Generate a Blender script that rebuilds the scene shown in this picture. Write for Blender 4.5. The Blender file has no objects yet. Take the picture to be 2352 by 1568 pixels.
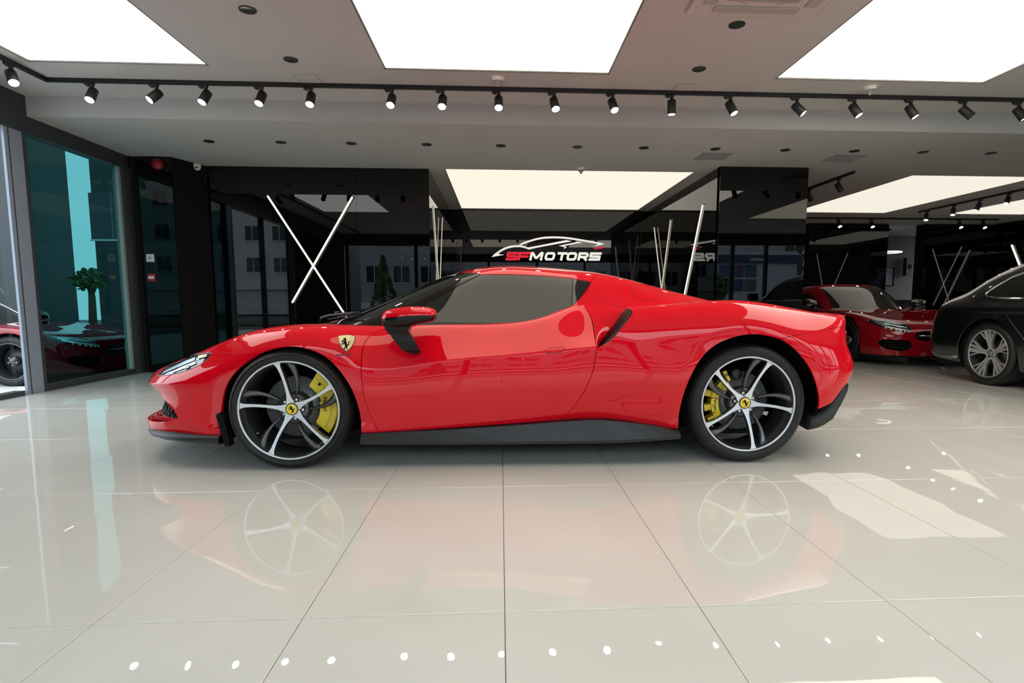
import bpy, math, random
import numpy as np
from mathutils import Vector, Matrix

random.seed(7)
SC = bpy.context.scene
COL = SC.collection
PI = math.pi
R = math.radians

# ------------------------------------------------------------------ camera, sky, exposure
cam_d = bpy.data.cameras.new('camera')
cam = bpy.data.objects.new('camera', cam_d)
COL.objects.link(cam)
cam_d.sensor_fit = 'HORIZONTAL'; cam_d.sensor_width = 36.0
cam_d.lens = 20.322
cam_d.shift_x, cam_d.shift_y = -0.02113, 0.02201
cam_d.clip_start, cam_d.clip_end = 0.05, 400
cam.location = (0, 0, 0.934)
cam.rotation_euler = (R(90) - 0.1067, 0, -0.0571)
SC.camera = cam

world = bpy.data.worlds.new('overcast_sky'); SC.world = world
world.use_nodes = True
wn, wl = world.node_tree.nodes, world.node_tree.links
wn.clear()
w_out = wn.new('ShaderNodeOutputWorld'); w_bg = wn.new('ShaderNodeBackground')
w_tc = wn.new('ShaderNodeTexCoord'); w_no = wn.new('ShaderNodeTexNoise'); w_cr = wn.new('ShaderNodeValToRGB')
w_no.inputs['Scale'].default_value = 2.2; w_no.inputs['Detail'].default_value = 5
w_cr.color_ramp.elements[0].position = .3; w_cr.color_ramp.elements[0].color = (.58, .66, .78, 1)
w_cr.color_ramp.elements[1].position = .75; w_cr.color_ramp.elements[1].color = (.92, .96, 1.0, 1)
wl.new(w_tc.outputs['Generated'], w_no.inputs['Vector']); wl.new(w_no.outputs['Fac'], w_cr.inputs['Fac'])
wl.new(w_cr.outputs['Color'], w_bg.inputs['Color']); wl.new(w_bg.outputs['Background'], w_out.inputs['Surface'])
w_bg.inputs['Strength'].default_value = 4.2

SC.view_settings.view_transform = 'Standard'; SC.view_settings.look = 'None'
SC.view_settings.gamma = 1.0; SC.view_settings.use_curve_mapping = False
SC.view_settings.exposure = 0.0
SC.cycles.max_bounces = 10; SC.cycles.diffuse_bounces = 4; SC.cycles.glossy_bounces = 6
SC.cycles.transmission_bounces = 8; SC.cycles.transparent_max_bounces = 8
SC.cycles.sample_clamp_indirect = 6.0
SC.cycles.caustics_reflective = False; SC.cycles.caustics_refractive = False
SC.cycles.blur_glossy = 0.5
PANEL_LEFT = (3.4, 3.3, 3.15)        # radiance of the lit ceiling panels over the cars
PANEL_FRONT = (2.4, 2.2, 1.8)
PANEL_TAIL = (4.4, 4.1, 3.6)
PANEL_BACK = (1.0, .93, .78)
PANEL_RIGHT = (.93, .87, .745)

# ------------------------------------------------------------------ materials
MATS = {}
def mat(name, col=(.5, .5, .5), rough=.5, metal=0., spec=.5, coat=0., coat_r=.03, ior=1.5, emit=None, estr=1., alpha=1., noise=None, bump=None, trans=0.):
    if name in MATS: return MATS[name]
    m = bpy.data.materials.new(name); m.use_nodes = True
    nt = m.node_tree; b = nt.nodes['Principled BSDF']
    b.inputs['Base Color'].default_value = (*col, 1); b.inputs['Roughness'].default_value = rough
    b.inputs['Metallic'].default_value = metal; b.inputs['IOR'].default_value = ior
    b.inputs['Specular IOR Level'].default_value = spec
    b.inputs['Coat Weight'].default_value = coat; b.inputs['Coat Roughness'].default_value = coat_r
    b.inputs['Transmission Weight'].default_value = trans
    if emit:
        b.inputs['Emission Color'].default_value = (*emit, 1); b.inputs['Emission Strength'].default_value = estr
    if noise:                                       # (scale, amount) colour mottling
        tc = nt.nodes.new('ShaderNodeTexCoord'); n = nt.nodes.new('ShaderNodeTexNoise'); mx = nt.nodes.new('ShaderNodeMix')
        mx.data_type = 'RGBA'; n.inputs['Scale'].default_value = noise[0]; n.inputs['Detail'].default_value = 4
        mx.inputs['A'].default_value = (*[c * (1 - noise[1]) for c in col], 1)
        mx.inputs['B'].default_value = (*[min(1, c * (1 + noise[1])) for c in col], 1)
        nt.links.new(tc.outputs['Object'], n.inputs['Vector']); nt.links.new(n.outputs['Fac'], mx.inputs['Factor'])
        nt.links.new(mx.outputs['Result'], b.inputs['Base Color'])
    if bump:                                        # (scale, strength, distance)
        tc = nt.nodes.new('ShaderNodeTexCoord'); n = nt.nodes.new('ShaderNodeTexNoise'); bp = nt.nodes.new('ShaderNodeBump')
        n.inputs['Scale'].default_value = bump[0]; bp.inputs['Strength'].default_value = bump[1]; bp.inputs['Distance'].default_value = bump[2]
        nt.links.new(tc.outputs['Object'], n.inputs['Vector']); nt.links.new(n.outputs['Fac'], bp.inputs['Height'])
        nt.links.new(bp.outputs['Normal'], b.inputs['Normal'])
    MATS[name] = m
    return m

def glass_mat(name, tint, reflect_ior=1.5):
    """thin architectural glass: tinted see-through plus a clear mirror reflection"""
    m = bpy.data.materials.new(name); m.use_nodes = True
    nt = m.node_tree; nt.nodes.clear()
    o = nt.nodes.new('ShaderNodeOutputMaterial'); t = nt.nodes.new('ShaderNodeBsdfTransparent'); g = nt.nodes.new('ShaderNodeBsdfGlossy')
    f = nt.nodes.new('ShaderNodeFresnel'); mx = nt.nodes.new('ShaderNodeMixShader')
    t.inputs['Color'].default_value = (*tint, 1); g.inputs['Roughness'].default_value = 0.0
    f.inputs['IOR'].default_value = reflect_ior
    ge = nt.nodes.new('ShaderNodeNewGeometry'); mu = nt.nodes.new('ShaderNodeMath'); mu.operation = 'MULTIPLY'; iv = nt.nodes.new('ShaderNodeMath'); iv.operation = 'SUBTRACT'; iv.inputs[0].default_value = 1.0
    nt.links.new(ge.outputs['Backfacing'], iv.inputs[1]); nt.links.new(iv.outputs[0], mu.inputs[0]); nt.links.new(f.outputs[0], mu.inputs[1])   # the sheet mirrors on its entry face only
    nt.links.new(mu.outputs[0], mx.inputs['Fac']); nt.links.new(t.outputs[0], mx.inputs[1]); nt.links.new(g.outputs[0], mx.inputs[2])
    nt.links.new(mx.outputs[0], o.inputs['Surface'])
    return m

def emit_mat(name, col):
    m = bpy.data.materials.new(name); m.use_nodes = True
    nt = m.node_tree; nt.nodes.clear()
    o = nt.nodes.new('ShaderNodeOutputMaterial'); e = nt.nodes.new('ShaderNodeEmission')
    s = max(col); e.inputs['Color'].default_value = (*[c / s for c in col], 1); e.inputs['Strength'].default_value = s
    nt.links.new(e.outputs[0], o.inputs['Surface'])
    return m

M_RED = mat('red_lacquer', (.76, .003, .014), .5, spec=0., coat=1., coat_r=.0)
M_DRED = mat('dark_red_lacquer', (.24, .003, .009), .5, spec=0., coat=1., coat_r=.0)
M_BLKPAINT = mat('black_lacquer', (.004, .004, .005), .25, coat=1., coat_r=.0)
M_PIANO = mat('gloss_black', (.006, .006, .007), .06, coat=.6, coat_r=.02)
M_SATIN = mat('satin_black', (.016, .017, .019), .42)
M_MATTE = mat('matte_black', (.006, .006, .006), .85, spec=.2)
M_RUBBER = mat('tyre_rubber', (.0085, .0085, .009), .5, spec=.4)
M_TEXTRUB = mat('tyre_letter_rubber', (.004, .004, .004), .35)
M_SILVER = mat('machined_aluminium', (.74, .755, .78), .34, metal=.55)
M_PILLAR = mat('black_pillar_trim', (.005, .005, .005), .16, spec=.3)
M_GUN = mat('gunmetal_lacquer', (.085, .087, .092), .22, metal=.6, coat=.7, coat_r=.03)
M_CHROME = mat('chrome', (.82, .82, .82), .08, metal=1.)
M_STEEL = mat('bolt_steel', (.62, .62, .60), .28, metal=1.)
M_DISC = mat('ceramic_disc', (.22, .22, .225), .38, metal=.4, noise=(60, .35))
M_YELLOW = mat('yellow_enamel', (.95, .70, .010), .28, coat=.6)
M_CREAM = mat('cream_enamel', (.80, .68, .30), .3, coat=.5)
M_TINT = mat('tinted_glass', (.012, .013, .011), .0, ior=1.52)
M_SCREEN = mat('windscreen_glass', (.006, .007, .007), .0, ior=1.5)
M_LENS = mat('lens_glass', (.05, .07, .09), .02, coat=1., coat_r=0.)
M_LAMPW = mat('lamp_reflector', (.72, .80, .88), .14, metal=.7)
M_DARKMETAL = mat('dark_bronze_frame', (.055, .059, .065), .45, metal=.3)
M_GREYMETAL = mat('blue_grey_aluminium', (.34, .39, .48), .45, metal=.35, bump=(30, .05, .01))
M_WHITE = mat('white_plastic', (.75, .74, .70), .45)
M_GREYP = mat('grey_plastic', (.32, .31, .30), .5)
M_CEIL = mat('ceiling_paint', (.46, .462, .445), .75, spec=.2, noise=(.7, .03))
M_BLACKGLASS = mat('black_lacquered_glass', (.001, .001, .0012), .0, ior=1.5)
M_REDLENS = mat('red_lens', (.30, .004, .006), .1, coat=.8)
M_REDMARK = mat('red_sign_face', (.62, .01, .03), .4, emit=(.62, .006, .03), estr=.75)
M_WHITEMARK = mat('white_sign_face', (.8, .8, .76), .4, emit=(.82, .82, .78), estr=.62)

# ------------------------------------------------------------------ object helpers
def tag(o, label=None, cat=None, group=None, kind=None):
    if label: o['label'] = label
    if cat: o['category'] = cat
    if group: o['group'] = group
    if kind: o['kind'] = kind
    return o

def empty(name, loc=(0, 0, 0), rotz=0., parent=None, label=None, cat=None, group=None):
    o = bpy.data.objects.new(name, None); COL.objects.link(o)
    o.location = loc; o.rotation_euler = (0, 0, rotz); o.parent = parent
    o.empty_display_size = .1
    return tag(o, label, cat, group)

def link_mesh(name, me, mats, parent=None):
    for m in (mats if isinstance(mats, (list, tuple)) else [mats]): me.materials.append(m)
    o = bpy.data.objects.new(name, me); COL.objects.link(o); o.parent = parent
    return o

class MB:
    """collects boxes, lathes, tubes ... and links them as ONE mesh object"""
    def __init__(s): s.v, s.f, s.m, s.sm = [], [], [], []
    def add(s, V, F, mi=0, smooth=False, T=None):
        n = len(s.v)
        s.v += [tuple(T @ Vector(p)) if T else tuple(p) for p in V]
        for f in F:
            s.f.append(tuple(i + n for i in f)); s.m.append(mi); s.sm.append(smooth)
        return s
    def box(s, a, b, mi=0, T=None, bev=0.):
        (x0, y0, z0), (x1, y1, z1) = [min(p, q) for p, q in zip(a, b)], [max(p, q) for p, q in zip(a, b)]
        if bev <= 0:
            V = [(x, y, z) for z in (z0, z1) for y in (y0, y1) for x in (x0, x1)]
            return s.add(V, [(0, 2, 3, 1), (4, 5, 7, 6), (0, 1, 5, 4), (2, 6, 7, 3), (0, 4, 6, 2), (1, 3, 7, 5)], mi, False, T)
        c = bev; V = []; F = []
        def ring(z, i): return [(x0 + i, y0 + c, z), (x0 + c, y0 + i, z), (x1 - c, y0 + i, z), (x1 - i, y0 + c, z), (x1 - i, y1 - c, z), (x1 - c, y1 - i, z), (x0 + c, y1 - i, z), (x0 + i, y1 - c, z)]
        rs = [ring(z0, c * .7), ring(z0 + c, 0), ring(z1 - c, 0), ring(z1, c * .7)]
        for r in rs: V += r
        for k in range(3):
            for i in range(8):
                j = (i + 1) % 8; F.append((k * 8 + i, k * 8 + j, k * 8 + 8 + j, k * 8 + 8 + i))
        F.append(tuple(range(7, -1, -1))); F.append(tuple(range(24, 32)))
        return s.add(V, F, mi, False, T)
    def lathe(s, prof, n=48, mi=0, smooth=True, T=None, axis='y', a0=0., a1=2 * PI, caps=False):
        """prof: (radius, height) list turned about an axis"""
        V, F = [], []; full = abs(a1 - a0 - 2 * PI) < 1e-6; m = n if full else n + 1
        for i in range(m):
            a = a0 + (a1 - a0) * i / n; c, q = math.cos(a), math.sin(a)
            for r, h in prof: V.append((r * c, h, r * q) if axis == 'y' else ((r * c, r * q, h) if axis == 'z' else (h, r * c, r * q)))
        k = len(prof)
        for i in range(n):
            j = (i + 1) % m
            for p in range(k - 1):
                F.append((i * k + p, i * k + p + 1, j * k + p + 1, j * k + p))
        return s.add(V, F, mi, smooth, T)
    def tube(s, pts, r, n=8, mi=0, closed=False, T=None, caps=True):
        P = [Vector(p) for p in pts]; V, F = [], []; L = len(P)
        up = Vector((0, 0, 1)); prev = None
        for i in range(L):
            d = (P[(i + 1) % L] - P[i - 1]) if closed else (P[min(i + 1, L - 1)] - P[max(i - 1, 0)])
            d.normalize()
            a = prev - d * prev.dot(d) if prev else d.cross(up if abs(d.z) < .95 else Vector((1, 0, 0)))
            a.normalize(); prev = a; b = d.cross(a)
            rr = r[i] if isinstance(r, (list, tuple)) else r
            for k in range(n):
                t = 2 * PI * k / n; V.append(P[i] + (a * math.cos(t) + b * math.sin(t)) * rr)
        for i in range(L if closed else L - 1):
            j = (i + 1) % L
            for k in range(n):
                q = (k + 1) % n; F.append((i * n + k, i * n + q, j * n + q, j * n + k))
        if caps and not closed: F.append(tuple(range(n - 1, -1, -1))); F.append(tuple((L - 1) * n + k for k in range(n)))
        return s.add(V, F, mi, True, T)
    def prism(s, poly, h0, h1, mi=0, T=None, smooth=False, side_mi=None):
        """2-D outline (x, y) extruded from z=h0 to h1; faces may be concave"""
        n = len(poly)
        ar = sum(poly[i][0] * poly[(i + 1) % n][1] - poly[(i + 1) % n][0] * poly[i][1] for i in range(n))
        if ar < 0: poly = poly[::-1]
        V = [(x, y, h0) for x, y in poly] + [(x, y, h1) for x, y in poly]
        s.add(V, [tuple(range(n - 1, -1, -1)), tuple(range(n, 2 * n))], mi, False, T)
        return s.add(V, [(i, (i + 1) % n, n + (i + 1) % n, n + i) for i in range(n)], mi if side_mi is None else side_mi, smooth, T)
    def loops(s, rings, mi=0, smooth=True, closed=True, cap=True, T=None):
        """skin a list of equal-length point rings"""
        n = len(rings[0]); V = [p for r in rings for p in r]; F = []
        for i in range(len(rings) - 1):
            for k in range(n if closed else n - 1):
                q = (k + 1) % n; F.append((i * n + k, i * n + q, (i + 1) * n + q, (i + 1) * n + k))
        if cap: F.append(tuple(range(n - 1, -1, -1))); F.append(tuple((len(rings) - 1) * n + k for k in range(n)))
        return s.add(V, F, mi, smooth, T)
    def mesh(s, name):
        me = bpy.data.meshes.new(name); me.from_pydata(s.v, [], s.f)
        me.polygons.foreach_set('material_index', s.m); me.polygons.foreach_set('use_smooth', s.sm)
        me.update(); return me
    def build(s, name, mats, parent=None):
        return link_mesh(name, s.mesh(name), mats, parent)

def tm_obj(name, tm, m, parent):
    """link a body panel; (x, w, z) -> local (x, -w, z), keeping its smooth normals"""
    me = bpy.data.meshes.new(name)
    V = tm.V * [1, -1, 1]; N = tm.N * [1, -1, 1]; F = tm.F[:, ::-1]
    me.vertices.add(len(V)); me.vertices.foreach_set('co', V.astype(np.float32).ravel())
    me.loops.add(len(F) * 3); me.loops.foreach_set('vertex_index', F.astype(np.int32).ravel())
    me.polygons.add(len(F)); me.polygons.foreach_set('loop_start', np.arange(0, len(F) * 3, 3, dtype=np.int32))
    me.polygons.foreach_set('loop_total', np.full(len(F), 3, dtype=np.int32))
    me.polygons.foreach_set('use_smooth', np.ones(len(F), dtype=bool))
    me.update(calc_edges=True); me.validate()
    N = N / np.maximum(np.linalg.norm(N, axis=1, keepdims=True), 1e-9)
    if len(me.vertices) == len(N): me.normals_split_custom_set_from_vertices(N.tolist())
    return link_mesh(name, me, m, parent)

def copy_tree(o, parent=None):
    c = o.copy(); COL.objects.link(c); c.parent = parent
    for ch in [x for x in bpy.data.objects if x.parent == o]: copy_tree(ch, c)
    return c

def text_mesh(txt, size, extrude=.001, shear=0., sx=1., bold=0., align='CENTER'):
    cu = bpy.data.curves.new('lettering', 'FONT'); cu.body = txt; cu.size = size; cu.extrude = extrude
    cu.shear = shear; cu.offset = bold; cu.align_x = align; cu.align_y = 'CENTER'; cu.resolution_u = 3
    o = bpy.data.objects.new('lettering', cu); COL.objects.link(o)
    dg = bpy.context.evaluated_depsgraph_get()
    me = bpy.data.meshes.new_from_object(o.evaluated_get(dg))
    bpy.data.objects.remove(o); bpy.data.curves.remove(cu)
    me.materials.clear()
    for v in me.vertices: v.co.x *= sx
    return me

def stroke(pts, wdt):
    """outline of a thick polyline with mitred corners"""
    P = [Vector((*p, 0)) for p in pts]; L, Rr = [], []
    for i, p in enumerate(P):
        d0 = (p - P[i - 1]).normalized() if i else None; d1 = (P[i + 1] - p).normalized() if i < len(P) - 1 else None
        d0 = d0 or d1; d1 = d1 or d0
        n0, n1 = Vector((-d0.y, d0.x, 0)), Vector((-d1.y, d1.x, 0)); n = n0 + n1
        n = n / max(n.length_squared, .6) * 2
        w = wdt[i] if isinstance(wdt, (list, tuple)) else wdt
        L.append(p + n * w / 2); Rr.append(p - n * w / 2)
    return [(q.x, q.y) for q in L + Rr[::-1]]
# ------------------------------------------------------------------ lofted car bodies (numpy)
def spline_rows(T, P, t):
    """natural cubic spline through P[i] at knots T, evaluated at t (P: n x d)"""
    n = len(T); h = np.diff(T)
    A = np.zeros((n, n)); B = np.zeros((n, P.shape[1]))
    A[0, 0] = A[-1, -1] = 1.0
    for i in range(1, n - 1):
        A[i, i - 1] = h[i - 1]; A[i, i] = 2 * (h[i - 1] + h[i]); A[i, i + 1] = h[i]
        B[i] = 6 * ((P[i + 1] - P[i]) / h[i] - (P[i] - P[i - 1]) / h[i - 1])
    M = np.linalg.solve(A, B)
    k = np.clip(np.searchsorted(T, t, side='right') - 1, 0, n - 2)
    a = ((T[k + 1] - t) / h[k])[:, None]; b = ((t - T[k]) / h[k])[:, None]; hk = h[k][:, None]
    return a * P[k] + b * P[k + 1] + ((a ** 3 - a) * M[k] + (b ** 3 - b) * M[k + 1]) * hk ** 2 / 6

def chord(P, e=0.6):
    d = np.linalg.norm(np.diff(P, axis=0), axis=1) ** e + 1e-4
    return np.concatenate([[0], np.cumsum(d)])

def dense_t(T, per):
    return np.concatenate([np.linspace(T[i], T[i + 1], per, endpoint=False) for i in range(len(T) - 1)] + [[T[-1]]])

def loft(stations, perU=14, perV=7, crease_k=None, crease_w=None):
    """stations: list of rows of (x, w, z).  returns grid (U, V, 3) in (x, w, z)"""
    S = np.array(stations, float)                       # ns x K x 3
    ns, K, _ = S.shape
    T = np.mean([chord(S[:, k]) for k in range(K)], axis=0)
    tu = dense_t(T, perU)
    C = np.stack([spline_rows(T, S[:, k], tu) for k in range(K)], axis=1)    # U x K x 3
    if crease_k is not None:
        cw = np.interp(tu, T, crease_w)
    rows = []
    for i in range(len(tu)):
        P = C[i]; Tv = chord(P); tv = dense_t(Tv, perV)
        R = spline_rows(Tv, P, tv)
        if crease_k is not None and cw[i] > 0:
            k = crease_k
            lo = spline_rows(Tv[:k + 1], P[:k + 1], tv[:k * perV + 1])
            hi = spline_rows(Tv[k:], P[k:], tv[k * perV:])
            R2 = np.concatenate([lo, hi[1:]])
            R = R * (1 - cw[i]) + R2 * cw[i]
        rows.append(R)
    return np.array(rows)

class TM:
    """triangle mesh with vertex normals; coordinates (x, w, z), w to the side"""
    def __init__(s, V, N, F): s.V, s.N, s.F = V, N, F
    def copy(s): return TM(s.V.copy(), s.N.copy(), s.F.copy())

def grid_tm(G):
    U, W, _ = G.shape
    du = np.gradient(G, axis=0); dv = np.gradient(G, axis=1)
    N = np.cross(du, dv)
    L = np.linalg.norm(N, axis=2, keepdims=True)
    N = N / np.maximum(L, 1e-9)
    idx = np.arange(U * W).reshape(U, W)
    a, b, c, d = idx[:-1, :-1].ravel(), idx[1:, :-1].ravel(), idx[1:, 1:].ravel(), idx[:-1, 1:].ravel()
    F = np.concatenate([np.stack([a, b, c], 1), np.stack([a, c, d], 1)])
    V = G.reshape(-1, 3); N = N.reshape(-1, 3)
    e = np.cross(V[F[:, 1]] - V[F[:, 0]], V[F[:, 2]] - V[F[:, 0]])
    return TM(V, N, F[np.linalg.norm(e, axis=1) > 1e-9])

def orient_out(tm, centre):
    """make normals point away from the centre line (in x, w, z)"""
    s = np.sum(tm.N * (tm.V - np.array(centre)), axis=1)
    if np.median(s) < 0:
        tm.N = -tm.N; tm.F = tm.F[:, ::-1]
    return tm

def clip(tm, f):
    """keep the part of the mesh where f > 0 (f: one value per vertex)"""
    f = np.where(np.abs(f) < 1e-7, 1e-7, f)
    pos = f > 0; cnt = pos[tm.F].sum(1)
    keep = tm.F[cnt == 3]
    newV, newN, cache, tris = [], [], {}, []
    n0 = len(tm.V)
    def cut(a, b):
        key = (a, b) if a < b else (b, a)
        if key not in cache:
            t = f[a] / (f[a] - f[b])
            v = tm.V[a] + (tm.V[b] - tm.V[a]) * t; n = tm.N[a] + (tm.N[b] - tm.N[a]) * t
            newV.append(v); newN.append(n / (np.linalg.norm(n) + 1e-12)); cache[key] = n0 + len(newV) - 1
        return cache[key]
    for T in tm.F[(cnt == 1) | (cnt == 2)]:
        T = list(T); p = [pos[i] for i in T]
        if sum(p) == 1:
            i = p.index(True); a, b, c = T[i], T[(i + 1) % 3], T[(i + 2) % 3]
            tris.append((a, cut(a, b), cut(a, c)))
        else:
            i = p.index(False); a, b, c = T[i], T[(i + 1) % 3], T[(i + 2) % 3]
            ab, ac = cut(a, b), cut(a, c)
            tris.append((ab, b, c)); tris.append((ab, c, ac))
    F = np.concatenate([keep, np.array(tris, int).reshape(-1, 3)])
    V = np.concatenate([tm.V, np.array(newV).reshape(-1, 3)]); N = np.concatenate([tm.N, np.array(newN).reshape(-1, 3)])
    used = np.unique(F); m = -np.ones(len(V), int); m[used] = np.arange(len(used))
    return TM(V[used], N[used], m[F])

def smooth_poly(pts, closed=False, per=8):
    P = np.array(pts, float)
    if closed: P = np.concatenate([P[-2:], P, P[:3]])
    T = chord(P, .5); t = dense_t(T, per); Q = spline_rows(T, P, t)
    return Q[2 * per:-3 * per + 1][:-1] if closed else Q

def seg_dist(X, P, closed=False):
    Q = np.concatenate([P, P[:1]]) if closed else P
    best = np.full(len(X), 1e9); side = np.zeros(len(X))
    for i in range(len(Q) - 1):
        a, d = Q[i], Q[i + 1] - Q[i]
        L = d @ d + 1e-12
        t = np.clip(((X - a) @ d) / L, 0, 1)
        r = X - (a + t[:, None] * d); dist = np.hypot(r[:, 0], r[:, 1])
        cr = d[0] * (X[:, 1] - a[1]) - d[1] * (X[:, 0] - a[0])
        m = dist < best - 1e-9
        best[m] = dist[m]; side[m] = np.sign(cr)[m]
    return best, side

def sd_closed(X, P):
    """signed distance to a closed outline, positive inside"""
    d, _ = seg_dist(X, P, True)
    ins = np.zeros(len(X), bool); n = len(P)
    for i in range(n):
        (x1, y1), (x2, y2) = P[i], P[(i + 1) % n]
        if abs(y2 - y1) < 1e-12: continue
        c = ((y1 > X[:, 1]) != (y2 > X[:, 1])) & (X[:, 0] < (x2 - x1) * (X[:, 1] - y1) / (y2 - y1) + x1)
        ins ^= c
    return np.where(ins, d, -d)

def sd_line(X, P):
    """signed distance to an open line, positive to its left"""
    d, s = seg_dist(X, P)
    return d * np.where(s == 0, 1, s)

def xz(tm): return tm.V[:, [0, 2]]
def xw(tm): return tm.V[:, [0, 1]]
def wz(tm): return tm.V[:, [1, 2]]

def with_lip(tm, d=0.014, skip_mid=True):
    """turn every open edge inwards, so panels have thickness and gaps read dark"""
    E = {}
    for T in tm.F:
        for i in range(3):
            a, b = int(T[i]), int(T[(i + 1) % 3]); k = (a, b) if a < b else (b, a)
            if k in E: E[k] = None
            else: E[k] = (a, b)
    V, N, F = [tm.V], [tm.N], [tm.F]; n = len(tm.V)
    nv, nn, nf = [], [], []
    for e in E.values():
        if e is None: continue
        a, b = e
        if skip_mid and abs(tm.V[a][1]) < 2e-3 and abs(tm.V[b][1]) < 2e-3: continue
        na, nb = tm.N[a], tm.N[b]; ed = tm.V[b] - tm.V[a]
        o = np.cross(ed, na + nb); o /= np.linalg.norm(o) + 1e-12
        i = n + len(nv)
        nv += [tm.V[a], tm.V[b], tm.V[b] - nb * d, tm.V[a] - na * d]; nn += [(o + na) * .7, (o + nb) * .7, o, o]
        nf += [(i, i + 3, i + 2), (i, i + 2, i + 1)]
    if not nv: return tm
    return TM(np.concatenate([tm.V, nv]), np.concatenate([tm.N, nn]), np.concatenate([tm.F, nf]))

def mirror(tm):
    return TM(tm.V * [1, -1, 1], tm.N * [1, -1, 1], tm.F[:, ::-1])

def join(*ms):
    V, N, F, n = [], [], [], 0
    for m in ms:
        V.append(m.V); N.append(m.N); F.append(m.F + n); n += len(m.V)
    return TM(np.concatenate(V), np.concatenate(N), np.concatenate(F))

def side_at(tm, x, z):
    """point and normal on the outer side of a body surface at (x, z)"""
    d = (tm.V[:, 0] - x) ** 2 + (tm.V[:, 2] - z) ** 2 + np.where(tm.N[:, 1] < .05, 9., 0.)
    i = np.argpartition(d, 6)[:6]; i = i[np.argsort(d[i])]
    wts = 1 / (d[i] + 1e-6); wts /= wts.sum()
    n = (tm.N[i] * wts[:, None]).sum(0); n /= np.linalg.norm(n)
    est = tm.V[i, 1] - (tm.N[i, 0] * (x - tm.V[i, 0]) + tm.N[i, 2] * (z - tm.V[i, 2])) / tm.N[i, 1]
    return np.array([x, float((est * wts).sum()), z]), n
# ------------------------------------------------------------------ red sports car: station tables (x along, w to the side, z up)
LB_X = {}
LB_ST = [
 [(-2.385,0,.175),(-2.385,0,.235),(-2.31,0,.37),(-2.385,0,.455),(-2.35,0,.505),(-2.29,0,.525),(-2.22,0,.545),(-2.14,0,.565),(-2.05,0,.59)],
 [(-2.35,.35,.175),(-2.355,.35,.235),(-2.29,.35,.37),(-2.35,.35,.455),(-2.31,.34,.505),(-2.24,.32,.53),(-2.15,.26,.56),(-2.05,.15,.587),(-1.92,0,.625)],
 [(-2.215,.66,.175),(-2.222,.66,.235),(-2.165,.65,.37),(-2.212,.65,.455),(-2.16,.63,.525),(-2.06,.585,.585),(-1.96,.46,.615),(-1.86,.26,.64),(-1.74,0,.67)],
 [(-1.985,.80,.178),(-1.995,.805,.25),(-1.985,.808,.36),(-2.0,.822,.475),(-1.93,.775,.57),(-1.83,.70,.668),(-1.75,.56,.685),(-1.66,.32,.692),(-1.55,0,.70)],
 [(-1.75,.885,.18),(-1.755,.89,.28),(-1.75,.897,.40),(-1.74,.905,.525),(-1.68,.855,.64),(-1.6,.765,.75),(-1.53,.62,.757),(-1.46,.35,.745),(-1.38,0,.742)],
 [(-1.3,.90,.19),(-1.3,.935,.33),(-1.3,.957,.50),(-1.3,.967,.635),(-1.28,.925,.74),(-1.25,.79,.802),(-1.22,.63,.80),(-1.18,.35,.778),(-1.13,0,.772)],
 [(-.9,.90,.195),(-.9,.93,.33),(-.9,.957,.46),(-.9,.955,.57),(-.9,.905,.695),(-.9,.80,.786),(-.9,.6,.79),(-.9,.35,.775),(-.9,0,.77)],
 [(-.5,.895,.212),(-.5,.928,.35),(-.5,.957,.49),(-.5,.951,.603),(-.5,.878,.70),(-.5,.80,.797),(-.5,.6,.79),(-.5,.35,.775),(-.5,0,.77)],
 [(-.1,.89,.234),(-.1,.926,.37),(-.1,.957,.52),(-.1,.949,.637),(-.1,.872,.725),(-.1,.797,.806),(-.1,.6,.80),(-.1,.35,.79),(-.1,0,.78)],
 [(.2,.89,.253),(.2,.926,.37),(.2,.960,.53),(.2,.949,.664),(.2,.872,.765),(.2,.775,.868),(.2,.6,.86),(.2,.35,.84),(.2,0,.83)],
 [(.42,.89,.262),(.42,.926,.38),(.42,.962,.54),(.42,.954,.686),(.42,.845,.775),(.42,.70,.93),(.42,.6,.93),(.42,.35,.88),(.42,0,.86)],
 [(.62,.895,.245),(.62,.925,.37),(.62,.970,.53),(.62,.958,.69),(.62,.935,.80),(.62,.87,.888),(.62,.74,.905),(.62,.4,.88),(.62,0,.87)],
 [(.95,.905,.19),(.95,.945,.36),(.95,.983,.52),(.95,.975,.67),(.95,.945,.83),(.95,.85,.918),(.95,.73,.925),(.95,.4,.89),(.95,0,.88)],
 [(1.3,.92,.19),(1.3,.965,.38),(1.3,.985,.56),(1.3,.988,.72),(1.3,.945,.86),(1.3,.82,.938),(1.3,.70,.94),(1.3,.4,.89),(1.3,0,.875)],
 [(1.68,.92,.28),(1.69,.955,.40),(1.70,.964,.55),(1.68,.952,.70),(1.67,.903,.808),(1.66,.81,.885),(1.66,.70,.887),(1.66,.4,.86),(1.66,0,.85)],
 [(1.90,.875,.375),(1.925,.885,.45),(1.955,.88,.56),(1.915,.872,.68),(1.90,.855,.78),(1.90,.81,.842),(1.90,.70,.848),(1.9,.4,.848),(1.9,0,.848)],
 [(1.985,.77,.405),(2.01,.775,.46),(2.035,.765,.56),(1.99,.76,.68),(1.98,.755,.78),(1.985,.735,.838),(1.985,.63,.848),(1.985,.36,.852),(1.985,0,.855)],
 [(2.085,.58,.415),(2.11,.58,.46),(2.135,.58,.56),(2.085,.58,.68),(2.075,.58,.78),(2.07,.565,.838),(2.05,.5,.85),(2.04,.3,.854),(2.03,0,.857)],
 [(2.16,0,.42),(2.185,0,.46),(2.21,0,.56),(2.165,0,.68),(2.155,0,.78),(2.15,0,.838),(2.13,0,.85),(2.105,0,.855),(2.08,0,.858)],
]
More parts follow.
